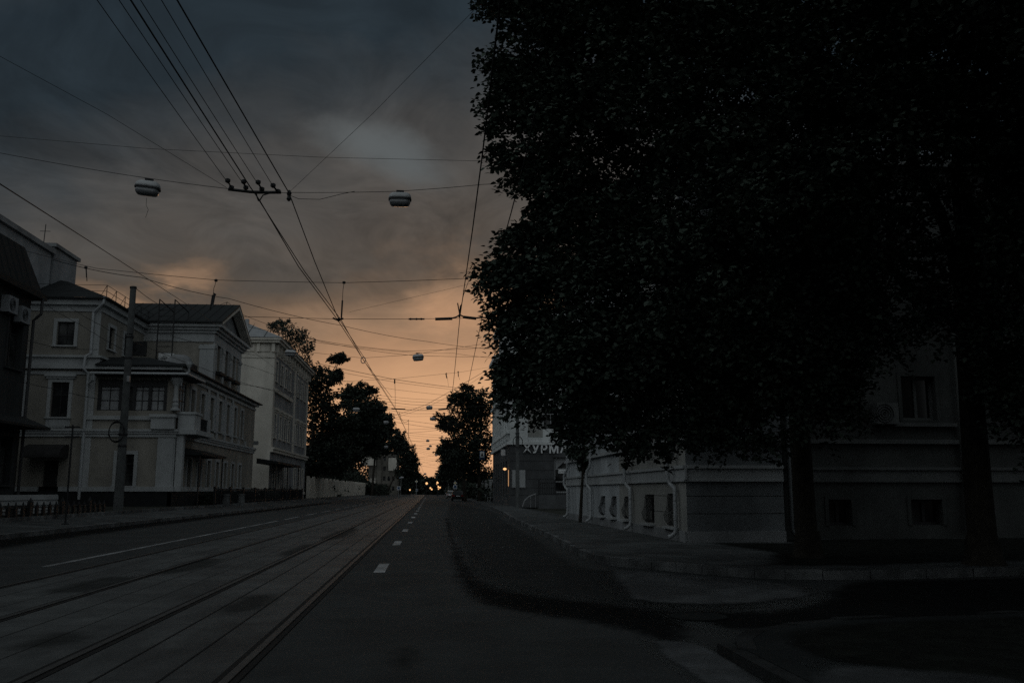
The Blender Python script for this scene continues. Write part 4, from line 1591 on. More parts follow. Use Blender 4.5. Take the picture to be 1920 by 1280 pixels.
RE.box(m, -.6, 14, 17.202, 17.6, -.2, .6)
RS.box(m, 0, 8.5, 15.202, 15.6, -.2, .5)
RS.box(m, 0, 22, 10.2, 10.45, .002, .3)
RS.box(m, 0, 22, 14.1, 14.35, .002, .3)
RS.box(m, 0, 22, 6.5, 6.7, .002, .25)
for k in range(9):
    u = .35 + 2.6 * k
    RS.box(m, u, u + .45, 5.752, 14.1, .002, .1)
for k in range(30):
    RS.box(m, .3 + .72 * k, .5 + .72 * k, 6.0, 6.498, .002, .2)
m.build('moulding', 'plaster_bright', R1)
m = MB()
for z in np.arange(6.2, 17, .62):
    RE.box(m, 1.62, 2.95, z, z + .58, .002, .03)
    RE.box(m, 14 - 1.3, 14, z, z + .58, .002, .03)
m.build('brick_bands', 'plaster_ochre', R1)
for h in ew + sw:
    window(R1, RE if h in ew else RS, h, frame='frame_white', sill=False)
w_ = window(R1, RE, win_big, frame='frame_white', nv=2, hb=(.31, .68), fw=.09, sill=False)
window(R1, RE, (8.5, 11, 1.3, 4.35), frame='frame_white', nv=2, hb=(.31, .68), fw=.09, sill=False)
m = MB()
a, b, c, e = win_big
m.prism(RE, [(a + .1, e - .1), (a + 1.15, e - .1), (a + .15, e - 1.0)], -.24, -.2)
m.prism(RE, [(b - 1.15, e - .1), (b - .1, e - .1), (b - .15, e - 1.3)], -.24, -.2)
m.build('curtain', 'curtain', w_)
m = MB()
pts = []
for i in range(9):
    t = PI * i / 8
    pts.append((a - .15 + (b - a + .3) * (1 - math.cos(t)) / 2, e + .05 + .45 * math.sin(t)))
m.prism(RE, pts, .002, .25)
m.build('arch', 'stone_dark', R1)
for h in gs:
    window(R1, RS, h, nv=2, hb=(.75,), sill=False)


def text(name, s, size, loc, rot, m, ext=.05, parent=None, off=0.0, sp=1.08):
    cu = bpy.data.curves.new(name, 'FONT')
    cu.body = s
    cu.size = size
    cu.extrude = ext
    cu.materials.append(MATS[m])
    cu.space_character = sp
    cu.offset = off
    o = bpy.data.objects.new(name, cu)
    COL.objects.link(o)
    bpy.context.view_layer.update()
    me = bpy.data.meshes.new_from_object(o)
    bpy.data.objects.remove(o)
    o = bpy.data.objects.new(name, me)
    COL.objects.link(o)
    o.rotation_euler = rot
    if parent is not None:
        o.parent = parent
        o.location = Vector(loc) - ORG[parent]
    else:
        o.location = loc
    return o


sg = thing('shop_sign', (8.2, 80.8, 4.78), 'big pale raised letters over the dark corner ground floor', 'sign')
text('letters', 'ХУРМА', 1.05, (8.22, 80.86, 4.78), (PI / 2, 0, 0), 'plate_white', .05, sg, .025, 1.16)
m = MB()
m.tube([(8.2, 80.95, 4.9), (12.6, 80.95, 4.9)], .02, 4)
m.tube([(8.2, 80.95, 5.4), (12.6, 80.95, 5.4)], .02, 4)
m.build('mounting_rail', 'metal_dark', sg)
t = thing('menu_board', (8.4, 80.9, 1.8), 'blank pale poster board on the dark corner wall behind the pole', 'poster')
m = MB()
a, b = at(961, 913, Y=80.9), at(984, 882, Y=80.9)
m.box(a[0], b[0], 80.86, 80.97, a[2], b[2])
m.build('board', 'plaster_white', t)
m = MB()
m.box(a[0] - .06, b[0] + .06, 80.9, 80.985, a[2] - .06, b[2] + .06)
m.build('frame', 'metal_grey', t)
t = thing('window_sign', (12.3, 80.9, 2.6), 'white strip sign with dark lettering in the restaurant window', 'sign')
a, b = at(1047, 887, Y=80.9), at(1067, 880, Y=80.9)
m = MB()
m.box(a[0], b[0], 80.87, 80.92, a[2], b[2])
m.build('board', 'plate_white', t)
text('lettering', 'ОТКРЫТО', .2, (a[0] + .06, 80.865, a[2] + .08), (PI / 2, 0, 0), 'sign_black', .002, t)
# lit strip and lamp on the street front
t = thing('wall_lamp', (6.9, 86.5, 3.3), 'small lit lamp on the street front of the corner house', 'lamp')
c = at(946.5, 879, X=6.75)
m = MB()
m.lathe([(.05, -.1), (.16, -.02), (.16, .05), (.05, .12)], c, 10)
m.build('bulb', 'amber', t, smooth=True)
m = MB()
m.tube([(7.04, c[1], c[2] + .2), (c[0], c[1], c[2] + .2), (c[0], c[1], c[2] + .12)], .02, 5)
m.build('arm', 'metal_dark', t)
t = thing('light_strip', (7.0, 81.4, 2), 'narrow amber light strip glowing by the corner entrance', 'lamp')
a, b = at(955, 911, X=6.98), at(955.5, 880, X=6.98)
m = MB()
m.box(6.96, 7.0, 81.55, 81.75, a[2], b[2])
m.build('tube', 'amber_soft', t)
m = MB()
m.box(7.0, 7.045, 81.5, 81.8, a[2] - .05, b[2] + .05)
m.build('housing', 'metal_dark', t)
# white light box sign hanging over the pavement + arm
t = thing('tram_stop_sign', (5.9, 100, 5), 'small blue-framed hanging sign with white pictogram panel near the corner house', 'sign')
a, b = at(899, 861, Y=100), at(909, 845, Y=100)
m = MB()
m.box(a[0], b[0], 99.95, 100.05, a[2], b[2])
m.build('plate', 'sign_blue', t)
m = MB()
w = b[0] - a[0]
h = b[2] - a[2]
m.box(a[0] + .12 * w, b[0] - .12 * w, 99.93, 99.948, a[2] + .28 * h, b[2] - .08 * h)
m.build('panel', 'plate_white', t)
m = MB()
cx = (a[0] + b[0]) / 2
F_ = Fr((cx, 99.925), (1, 0))
m.prism(F_, [(-.17, a[2] + .36 * h), (.17, a[2] + .36 * h), (.05, a[2] + .7 * h), (.0, a[2] + .84 * h), (-.05, a[2] + .7 * h)], 0, -.002)
m.prism(F_, [(-.2, a[2] + .1 * h), (.2, a[2] + .1 * h), (.2, a[2] + .17 * h), (-.2, a[2] + .17 * h)], 0, -.002)
m.build('pictogram', 'sign_black', t)
m = MB()
m.tube([(b[0], 100, (a[2] + b[2]) / 2), (7.04, 100, (a[2] + b[2]) / 2 + .1)], .03, 5)
m.build('arm', 'metal_dark', t)
t = thing('box_sign', (6.9, 82.5, 4.8), 'upright white box sign on the restaurant street corner', 'sign')
m = MB()
a, b = at(946, 850, X=6.7), at(953, 836, X=6.7)
m.box(6.55, 6.95, 84.6, 84.8, a[2] - .1, b[2])
m.build('box', 'plate_white', t)
m = MB()
m.box(6.95, 7.045, 84.66, 84.74, a[2] + .1, a[2] + .2)
m.box(6.95, 7.045, 84.66, 84.74, b[2] - .2, b[2] - .1)
m.build('bracket', 'metal_dark', t)

# right pole
P2 = thing('light_pole', (7.45, 76.5, .15), 'pale concrete pole before the corner house, cable ring on it', 'pole')
m = MB()
m.tube([(7.3, 76.5, 0), (7.3, 76.5, 6.2)], .17, 14, .16)
m.tube([(7.3, 76.5, 6.2), (7.3, 76.5, 11.2)], .14, 12, .1)
m.build('shaft', 'concrete', P2)
m = MB()
for z in (6.18, 8.5, 10.8):
    m.lathe([(.18, 0), (.19, .04), (.18, .08)], (7.3, 76.5, z), 12)
m.build('clamp', 'metal_dark', P2)
c = at(972, 828, Y=76.2)
m = MB()
for q in range(3):
    m.tube([(7.3 + .4 * math.cos(2 * PI * k / 24), 76.2 - .03 * q, c[2] + .46 * math.sin(2 * PI * k / 24)) for k in range(25)], .03, 5)
tag(m.build('cable_coil', 'wire', origin=(7.3, 76.2, c[2])), 'ring of black cable on the pole before the corner house', 'cable coil')

# railing + low wall of the restaurant terrace
t = thing('terrace_railing', (9, 76, .15), 'black terrace railing on a low stone wall beside the restaurant', 'railing')
m = MB()
m.box(8.9, 13.0, 75.0, 75.4, 0, 1.1)
m.build('low_wall', 'stone_dark', t)
m = MB()
for z in (1.2, 2.1):
    m.tube([(8.9, 75.2, z), (13.0, 75.2, z)], .03, 5)
for x in np.arange(8.95, 13, .15):
    m.tube([(x, 75.2, 1.1), (x, 75.2, 2.18)], .016, 4)
for x in (8.95, 10.3, 11.65, 12.9):
    m.box(x - .05, x + .05, 75.15, 75.25, 1.1, 2.35)
m.build('railing', 'metal_dark', t)
t = thing('stair_handrail', (8.2, 76, .15), 'curved grey stair handrail by the pole', 'handrail')
m = MB()
m.tube([(7.62, 75.6, .15), (7.8, 75.6, .65), (8.2, 75.6, 1.0), (8.75, 75.6, 1.2)], .045, 6)
m.build('rail', 'metal_grey', t)
for x, z in ((8.3, 1.03), (8.7, 1.18)):
    m = MB()
    m.tube([(x, 75.6, .1), (x, 75.6, z)], .025, 5)
    m.build('post', 'metal_grey', t)

# litter bin
c = at(1072, 969, z=.15)
t = thing('litter_bin', (c[0], 43.9, .15), 'squat dark litter bin at the far corner of the white house', 'bin')
m = MB()
m.hexa([(c[0] - .27, 43.7, .2), (c[0] + .22, 43.7, .2), (c[0] + .22, 44.1, .2), (c[0] - .27, 44.1, .2), (c[0] - .31, 43.65, .88), (c[0] + .26, 43.65, .88), (c[0] + .26, 44.15, .88), (c[0] - .31, 44.15, .88)])
m.build('body', 'metal_dark', t)
m = MB()
m.box(c[0] - .34, c[0] + .29, 43.62, 44.18, .88, .97)
m.build('rim', 'metal_dark', t)
m = MB()
m.box(c[0] - .32, c[0] + .27, 43.6, 44.2, .15, .2)
m.build('base', 'concrete', t)

# parcel of far-right street front: pale columns beyond the restaurant and the railing
t = thing('pale_fence', (7.2, 125, .15), 'pale fence pillars and railing beyond the corner house', 'fence')
for k in range(8):
    m = MB()
    y = 108 + k * 4.2
    m.box(7.0, 7.5, y, y + .5, .1, 2.6)
    m.box(6.94, 7.56, y - .06, y + .56, 2.602, 2.75)
    m.build('pillar', 'plaster_white', t)
m = MB()
for y in np.arange(108.6, 138, .3):
    m.tube([(7.25, y, .1), (7.25, y, 2.2)], .02, 4)
m.tube([(7.25, 108, 2.1), (7.25, 138, 2.1)], .03, 4)
m.build('railing', 'metal_dark', t)

# ------------------------------------------------------------------ right: white stuccoed house with basement windows
H = thing('stucco_house', (6.5, 22.9, 0), 'grey-white stuccoed house with barred basement windows behind the big tree', 'house')
HS = Fr((6.5, 43.4), (0, -1))     # u = 43.4 - y
HE = Fr((6.5, 22.9), (1, 0))
HM = Fr((9.05, 24.3), (1, 0))
mat('plaster_side_shaded', (.085, .09, .088), .92, .2, 1.0, .3, spec=.1, stains=.35)  # side wall stucco with the trees' shade put into its colour
mat('plaster_side_trim_shaded', (.14, .147, .147), .92, .2, 1.0, .3, spec=.1, stains=.3)  # trim and frames darkened in colour to carry the same tree shade
bw = [(43.4 - 24.75, 43.4 - 23.8, .5, 1.36), (43.4 - 27.35, 43.4 - 26.3, .5, 1.33), (43.4 - 30.3, 43.4 - 29.6, .52, 1.25), (43.4 - 32.4, 43.4 - 31.7, .52, 1.25), (43.4 - 34.5, 43.4 - 33.8, .52, 1.25)]
uw = [(43.4 - y - 1.3, 43.4 - y, z, z + 1.9) for y in (24.2, 27.2, 30.2, 33.4, 36.6, 39.8) for z in (3.3, 6.6)]
m = MB()
wall(m, HS, 0, 12.2, .05, 11, [h for h in bw + uw if h[1] < 12.2], .28)
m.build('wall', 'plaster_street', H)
m = MB()
wall(m, HS, 12.2, 20.5, .05, 11, [h for h in bw + uw if h[0] > 12.2], .28)
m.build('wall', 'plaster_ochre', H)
m = MB()
wall(m, HE, 0, 2.55, .05, 11)
m.build('end_wall', 'plaster_end_shaded', H)
mh_ = [(10.85 - 9.05, 11.5 - 9.05, .5, 1.2), (13.2 - 9.05, 14.1 - 9.05, .5, 1.2), (13.15 - 9.05, 14.15 - 9.05, 3.38, 4.62), (13.4 - 9.05, 14.2 - 9.05, 7.5, 9.9), (16.6 - 9.05, 17.6 - 9.05, 3.38, 4.62)]
m = MB()
wall(m, HM, 0, 14, .05, 11, mh_, .28)
wall(m, Fr((9.05, 22.9), (0, 1)), 0, 1.4, .05, 11)
m.build('side_wall', 'plaster_side_shaded', H)
for h in bw:
    window(H, HS, h, nv=2, hb=(.5,), fw=.05, cw=.0, bars=True, sill=False)
for h in bw:
    m = MB()
    HS.box(m, h[0] - .1, h[1] + .1, h[2] - .07, h[2] - .01, -.05, .16)
    m.build('ledge', 'plaster_white', H)
for h in uw:
    window(H, HS, h, frame='frame_white', casing='plaster_white', cw=.15)
for k, h in enumerate(mh_):
    window(H, HM, h, frame='plaster_side_trim_shaded' if h[2] > 2 else 'frame_dark', nv=2, hb=(), fw=.08, casing='plaster_side_shaded', cw=.1, cp=.03, sill=h[2] > 2)
m = MB()
for FF, u1, n_ in ((HS, 20.5, 0), (HE, 2.55, 0), (HM, 14, 0)):
    a0 = 0
    if FF is HM:
        m.build('moulding', 'plaster_white', H)
        m = MB()
    FF.box(m, a0, u1 + (.12 if FF is HS else 0), 1.72, 2.0, .002, .05)
    FF.box(m, a0, u1 + (.1 if FF is HS else 0), 2.0, 2.08, .002, .1)
    FF.box(m, a0, u1 + (.06 if FF is HS else 0), 1.67, 1.72, .002, .07)
    FF.box(m, a0, u1 + (.1 if FF is HS else 0), 2.72, 2.84, .002, .12)
    FF.box(m, a0, u1 + (.4 if FF is HS else 0), 10.7, 11.0, .002, .4)
HM.box(m, 3.6, 5.6, 3.2, 3.3, .002, .14)
m.build('moulding', 'plaster_side_trim_shaded', H)
m = MB()
HS.box(m, 0, 20.5, .03, .42, .002, .06)
HE.box(m, 0, 2.55, .03, .42, .002, .06)
m.build('plinth', 'plaster_grey', H)
m = MB()
for v in (.86, 1.3):
    HE.box(m, 0, 2.55, v, v + .012, .002, .004)
    HS.box(m, 20.5 - 4.0, 20.5 - 2.0, v, v + .012, .002, .004)
m.build('joints', 'groove', H)
m = MB()
m.add([(6.1, 22.5, 11.02), (9.4, 22.5, 11.02), (9.4, 23.9, 11.02), (24, 23.9, 11.02), (24, 43.9, 11.02), (6.1, 43.9, 11.02), (10, 30, 12.6), (20, 30, 12.6), (20, 38, 12.6), (10, 38, 12.6)],
      [(0, 1, 6), (1, 2, 6), (2, 3, 7, 6), (3, 4, 8, 7), (4, 5, 9, 8), (5, 0, 6, 9), (6, 7, 8, 9), (5, 4, 3, 2, 1, 0)])
m.build('roof', 'roof_dark', H)


def dpipe(pts, r=.055, mt='pipe_pale'):
    m = MB()
    m.tube(pts, r, 10)
    for p in pts[1:-1]:
        pass
    o = m.build('downpipe', mt, H, smooth=True)
    k = MB()
    for a, b in zip(pts, pts[1:]):
        if abs(a[2] - b[2]) > .6:
            for t in (.25, .8):
                q = Vector(a).lerp(Vector(b), t)
                k.lathe([(r + .002, 0), (r + .012, .015), (r + .002, .03)], q, 10)
    if k.v:
        k.build('pipe_clip', 'metal_grey', o)


for y, dz in ((23.55, 0), (28.95, .0), (36.2, .0), (42.4, 0)):
    x = 6.38
    dpipe([(x, y, 10.6), (x, y, 2.5), (x - .02, y + .05, 2.36), (x - .09, y + .22, 2.24), (x - .12, y + .25, 2.12), (x - .12, y + .25, 1.74), (x - .08, y + .2, 1.62), (x, y + .04, 1.5), (x, y, 1.4), (x, y, .5), (x - .02, y, .36), (x - .12, y + .02, .27), (x - .2, y + .04, .26)])
dpipe([(9.72, 24.12, 10.6), (9.72, 24.12, .45), (9.74, 24.05, .3), (9.78, 23.95, .24)], mt='plaster_end_shaded')
dpipe([(14.75, 24.18, 10.6), (14.75, 24.18, .45), (14.76, 24.1, .35)], mt='plaster_side_shaded')
aircon(12.55, 24.28, 3.25, (1, 0), 'air conditioner on the shaded side wall left of the white window', .62, .58, 'plaster_side_trim_shaded')

# ------------------------------------------------------------------ vehicles
def car(x, y, label, body, sedan=True, rz=0):
    t = thing('parked_car', (x, y, 0), label, 'car', 'cars parked on the right')
    W, L = .89, 4.4
    # side profile (y along the length, rear at 0), z
    low = [(0, .35), (.05, .62), (.12, .92), (.75, .98), (3.2, .95), (4.15, .8), (4.38, .55), (4.35, .3), (0.1, .25)]
    m = MB()
    ring = []
    n = len(low)
    xs = [-W, -W * .97, -W * .9, W * .9, W * .97, W]
    vs = []
    for i, xx in enumerate(xs):
        ins = (.12, .04, 0, 0, .04, .12)[i]
        for (yy, zz) in low:
            vs.append((x + xx, y + yy + (ins if yy < 2 else -ins), zz - (ins * .3 if zz > .6 else 0)))
    fs = []
    for i in range(len(xs) - 1):
        for k in range(n):
            fs.append((i * n + k, i * n + (k + 1) % n, (i + 1) * n + (k + 1) % n, (i + 1) * n + k))
    fs += [tuple(range(n)), tuple(range(6 * n - 1, 5 * n - 1, -1))]
    m.add(vs, fs)
    m.build('body', body, t, smooth=False)
    cab = [(.7, .97), (1.15, 1.38), (1.7, 1.47), (2.4, 1.45), (3.15, .96)] if sedan else [(.1, .95), (.35, 1.4), (.9, 1.5), (2.4, 1.47), (3.15, .96)]
    m = MB()
    vs = []
    for xx, k in ((-W * .93, 1), (W * .93, 1)):
        for yy, zz in cab:
            vs.append((x + xx * (1 if zz < 1.1 else .8), y + yy, zz))
    c_ = len(cab)
    m.add(vs, [(i, i + 1, c_ + i + 1, c_ + i) for i in range(c_ - 1)] + [tuple(range(c_)), tuple(range(2 * c_ - 1, c_ - 1, -1))])
    m.build('cabin', 'glass', t)
    m = MB()
    y1, y2 = cab[1][0], cab[3][0]
    m.hexa([(x - W * .76, y + y1, cab[1][1] - .01), (x + W * .76, y + y1, cab[1][1] - .01), (x + W * .76, y + y2, cab[3][1] - .02), (x - W * .76, y + y2, cab[3][1] - .02),
            (x - W * .72, y + y1 + .05, cab[2][1] + .01), (x + W * .72, y + y1 + .05, cab[2][1] + .01), (x + W * .72, y + y2 - .1, cab[2][1] + .02), (x - W * .72, y + y2 - .1, cab[2][1] + .02)])
    m.build('roof', body, t)
    for sx in (-1, 1):
        for yy in (.85, 3.5):
            m = MB()
            prof = [(.1, 0), (.3, .0), (.32, .03), (.32, .17), (.3, .2), (.1, .2)]
            vs = []
            N = 16
            for r_, h_ in prof:
                for k in range(N):
                    a = 2 * PI * k / N
                    vs.append((x + sx * (W - .2 + h_) if sx > 0 else x - (W - .2 + h_), y + yy + r_ * math.cos(a), .32 + r_ * math.sin(a)))
            fs = [(i * N + k, i * N + (k + 1) % N, (i + 1) * N + (k + 1) % N, (i + 1) * N + k) for i in range(5) for k in range(N)]
            m.add(vs, fs)
            wv = m.build('wheel', 'rubber', t)
        m = MB()
        m.box(x + sx * .68 - .17, x + sx * .68 + .17, y - .0, y + .1, .68, .84)
        m.build('tail_light', 'tail_red', t)
        m = MB()
        m.box(x + sx * 1.0 - .09, x + sx * 1.0 + .09, y + 2.75, y + 2.9, .95, 1.08)
        m.build('mirror', body, t)
    m = MB()
    m.box(x - .27, x + .27, y - .0, y + .08, .66, .78)
    m.build('number_plate', 'plate_white', t)
    m = MB()
    m.box(x - .86, x + .86, y - .06, y + .15, .35, .58)
    m.build('bumper', 'rubber', t)
    return t


car(4.05, 133, 'dark sedan parked at the right kerb, seen from behind', 'car_dark')
car(4.0, 172, 'silver hatchback parked ahead of the dark sedan', 'car_silver', False)


def road_sign(px, py0, py1, Y, kind, label):
    """post with a plate; py0 = centre of plate, size from kind"""
    p = at(px, py0, Y=Y)
    t = thing('road_sign', (p[0], Y, .15), label, 'sign', 'road signs along the street')
    m = MB()
    m.tube([(p[0], Y + .05, 0), (p[0], Y + .05, p[2] + .4)], .035, 6)
    m.build('post', 'metal_grey', t)
    F = Fr((p[0], Y), (1, 0))
    s = py1 * Y / FPX
    m = MB()
    if kind == 'diamond':
        m.prism(F, [(-s, p[2]), (0, p[2] - s), (s, p[2]), (0, p[2] + s)], 0, .02)
    elif kind == 'triangle':
        m.prism(F, [(-s, p[2] - s * .8), (s, p[2] - s * .8), (0, p[2] + s)], 0, .02)
    elif kind == 'wide':
        F.box(m, -s, s, p[2] - s * .35, p[2] + s * .35, 0, .02)
    else:
        F.box(m, -s, s, p[2] - s, p[2] + s, 0, .02)
    m.build('plate', 'plate_white' if kind != 'wide' else 'sign_blue', t)
    m = MB()
    if kind == 'diamond':
        m.prism(F, [(-s * .6, p[2]), (0, p[2] - s * .6), (s * .6, p[2]), (0, p[2] + s * .6)], .021, .03)
        m.build('symbol', 'sign_yellow', t)
    elif kind == 'square':
        F.box(m, -s * .75, s * .75, p[2] - s * .75, p[2] + s * .75, .021, .03)
        m.build('symbol', 'sign_blue', t)
    elif kind == 'wide':
        F.box(m, -s * .8, s * .8, p[2] - s * .1, p[2] + s * .1, .021, .03)
        m.build('symbol', 'plate_white', t)
    return t


road_sign(853.5, 905, 3.2, 150, 'diamond', 'yellow and white diamond sign above the parked dark sedan')
road_sign(853.5, 912.5, 3.4, 149.6, 'square', 'square blue sign plate right under the diamond sign')
road_sign(841.5, 895, 4.2, 200, 'wide', 'wide blue street name plate left of the right-hand trees')
road_sign(835, 902, 2.0, 230, 'triangle', 'small pale triangular sign above the silver hatchback')
road_sign(781, 902, 2.6, 260, 'diamond', 'pale diamond sign left of the amber lights')
road_sign(781.5, 918.5, 1.9, 255, 'square', 'small square sign low at the end of the tram bed')
road_sign(747.5, 914.5, 3.2, 200, 'square', 'square sign on a post by the grey corner house')
road_sign(752, 895.5, 3.4, 225, 'wide', 'wide plate lying across the dark trees on the left')

# amber flashing traffic lights and far lamps
LT = [(800, 905.8, 2.2, 250, 'amber light standing apart on the left of the far cluster'), (820.6, 904, 2.0, 255, 'upper amber light of the right-hand far cluster'),
      (807, 914.5, 1.6, 290, 'amber light low in the middle of the street end'), (821.3, 912.3, 1.9, 300, 'lower amber light of the right-hand far cluster'),
      (825, 913.5, 1.5, 310, 'rightmost amber light of the far cluster'), (809.5, 917, 1.5, 330, 'lowest amber light near the tram rails'), (822, 915.8, 1.5, 320, 'amber light just above the far road'),
      (768.6, 918, 1.4, 240, 'single warm light left of the far signs'), (819.8, 906.6, 1.7, 256, 'second amber light down in the right-hand far cluster')]
for px, py, r, Y, lab in LT:
    c = at(px, py, Y=Y)
    t = thing('traffic_light', (c[0], Y, 0), lab, 'traffic light', 'amber lights at the end of the street')
    s = r * Y / FPX
    m = MB()
    m.lathe([(s * .1, -s), (s * .7, -s * .7), (s, 0), (s * .7, s * .7), (s * .1, s)], (c[0], Y - .2, c[2]), 10)
    m.build('lens', 'amber', t, smooth=True)
    m = MB()
    m.box(c[0] - s * .8, c[0] + s * .8, Y - .15, Y + .15, c[2] - .45 - s * .3, c[2] + .45)
    m.build('housing', 'metal_dark', t)
    m = MB()
    m.tube([(c[0], Y, 0), (c[0], Y, max(.2, c[2] - .4))], .06, 6)
    m.build('post', 'metal_dark', t)

# ------------------------------------------------------------------ overhead wires and lamps
def wire(pts, label, r=.011, sag=0.0, group=None, cat='wire', n=5):
    m = MB()
    P_ = [Vector(p) for p in pts]
    full = []
    for a, b in zip(P_, P_[1:]):
        N = 10
        for k in range(N):
            t = k / N
            q = a.lerp(b, t)
            q.z -= sag * 4 * t * (1 - t)
            full.append(q)
    full.append(P_[-1])
    m.tube(full, r, n)
    o = m.build('overhead_wire', 'wire', origin=P_[0])
    return tag(o, label, cat, group)


YB = 17.3
bar = lambda px, py: at(px, py, Y=YB)
# hanger bar at the first span
t = thing('wire_hanger', bar(485, 359), 'dark horizontal hanger bar gathering the tram wires over the road', 'wire hanger')
m = MB()
m.tube([bar(428, 355), bar(470, 360), bar(505, 361), bar(527, 360)], .03, 6)
m.tube([bar(445, 357), bar(480, 362), bar(527, 362)], .018, 6)
m.build('bar', 'metal_dark', t)
m = MB()
m.tube([bar(480, 362), bar(483, 372), bar(485, 377)], .014, 5)
m.tube([bar(510, 361), bar(493, 366), bar(486, 377)], .014, 5)
m.build('yoke', 'metal_dark', t)
INS = [(427, 339, 434, 352), (457, 341, 461, 352), (484, 342, 491, 355), (512, 348, 521, 359)]
for a, b, c, d in INS:
    m = MB()
    p0, p1 = at(a, b, Y=YB - .3), at(c, d, Y=YB)
    m.tube([p0, p1], .014, 5)
    for q in (p0, p1):
        m.lathe([(.01, -.05), (.05, -.02), (.05, .03), (.01, .05)], q, 8)
    m.build('insulator', 'metal_dark', t)
zc = bar(460, 350)[2]
WT = [((185, 0), (434, 352), .006, 'leftmost of the wires running down to the hanger bar'), ((226, 0), (461, 352), .006, 'second thin wire from the left above the hanger bar'),
      ((266, 0), (490, 355), .006, 'thin wire just right of the thick one above the hanger bar'), ((305, 0), (518, 359), .006, 'fourth thin wire from the left above the hanger bar')]
for a, b, r, lab in WT:
    p1 = bar(*b)
    p0 = at(*a, z=p1[2] + .15)
    d = Vector(p0) - Vector(p1)
    wire([Vector(p0) + d * .6, p1], lab, r, .03, 'tram wires above the hanger bar')
p1 = at(487, 376, Y=YB)
p0 = at(246, 0, z=p1[2] + .2)
d = Vector(p0) - Vector(p1)
wire([Vector(p0) + d * .6, at(470, 352, Y=YB - .1), p1, at(560, 500, Y=23), at(632, 598, Y=27), at(680, 672, Y=37), at(742, 768, Y=62), at(775, 835, Y=110), at(800, 900, Y=300)], 'thick double tram wire running from overhead to the vanishing point', .012, .0)
wire([at(486, 376, Y=YB), at(572, 510, Y=23.4), at(640, 600, Y=27.0), at(682, 676, Y=37), at(735, 745, Y=55)], 'tram wire beside the thick one below the hanger bar', .011, .0)
p1 = at(542, 362, Y=YB)
p0 = at(332, 0, z=p1[2] + .15)
d = Vector(p0) - Vector(p1)
wire([Vector(p0) + d * .6, p1, at(590, 490, Y=21.5), at(632, 592, Y=27), at(684, 672, Y=37), at(700, 700, Y=42), at(742, 766, Y=60), at(764, 812, Y=90), at(795, 890, Y=260)], 'right tram wire with twisted cable passing the bar end', .011, .0)
m = MB()
m.lathe([(.02, -.12), (.05, -.08), (.03, -.02), (.05, .04), (.02, .1)], at(542, 366, Y=YB), 8)
tag(m.build('insulator', 'metal_dark', origin=at(542, 366, Y=YB)), 'dark bead insulator at the right end of the hanger bar', 'insulator')
# trolleybus pair on the right
wire([at(948, -120, z=6.5), at(936, 20, z=6.5), at(905, 285, z=6.5), at(886, 430, z=6.5), at(862, 597, Y=27), at(850, 720, Y=44), at(838, 800, Y=75)], 'left trolley wire passing in front of the big tree', .012)
wire([at(1008, 190, z=6.5), at(984, 300, z=6.5), at(958, 400, z=6.5), at(905, 590, Y=27), at(880, 710, Y=41), at(858, 800, Y=72)], 'right trolley wire emerging from the big crown', .011)
# long diagonal on the left to the pale house
wire([at(-120, 263, Y=12), at(0, 345, Y=14), at(180, 460, Y=24), at(365, 580, Y=46), at(465, 652, Y=72), at(540, 708, X=-16.4)], 'dark cable falling diagonally from top left to the pale house front', .011)

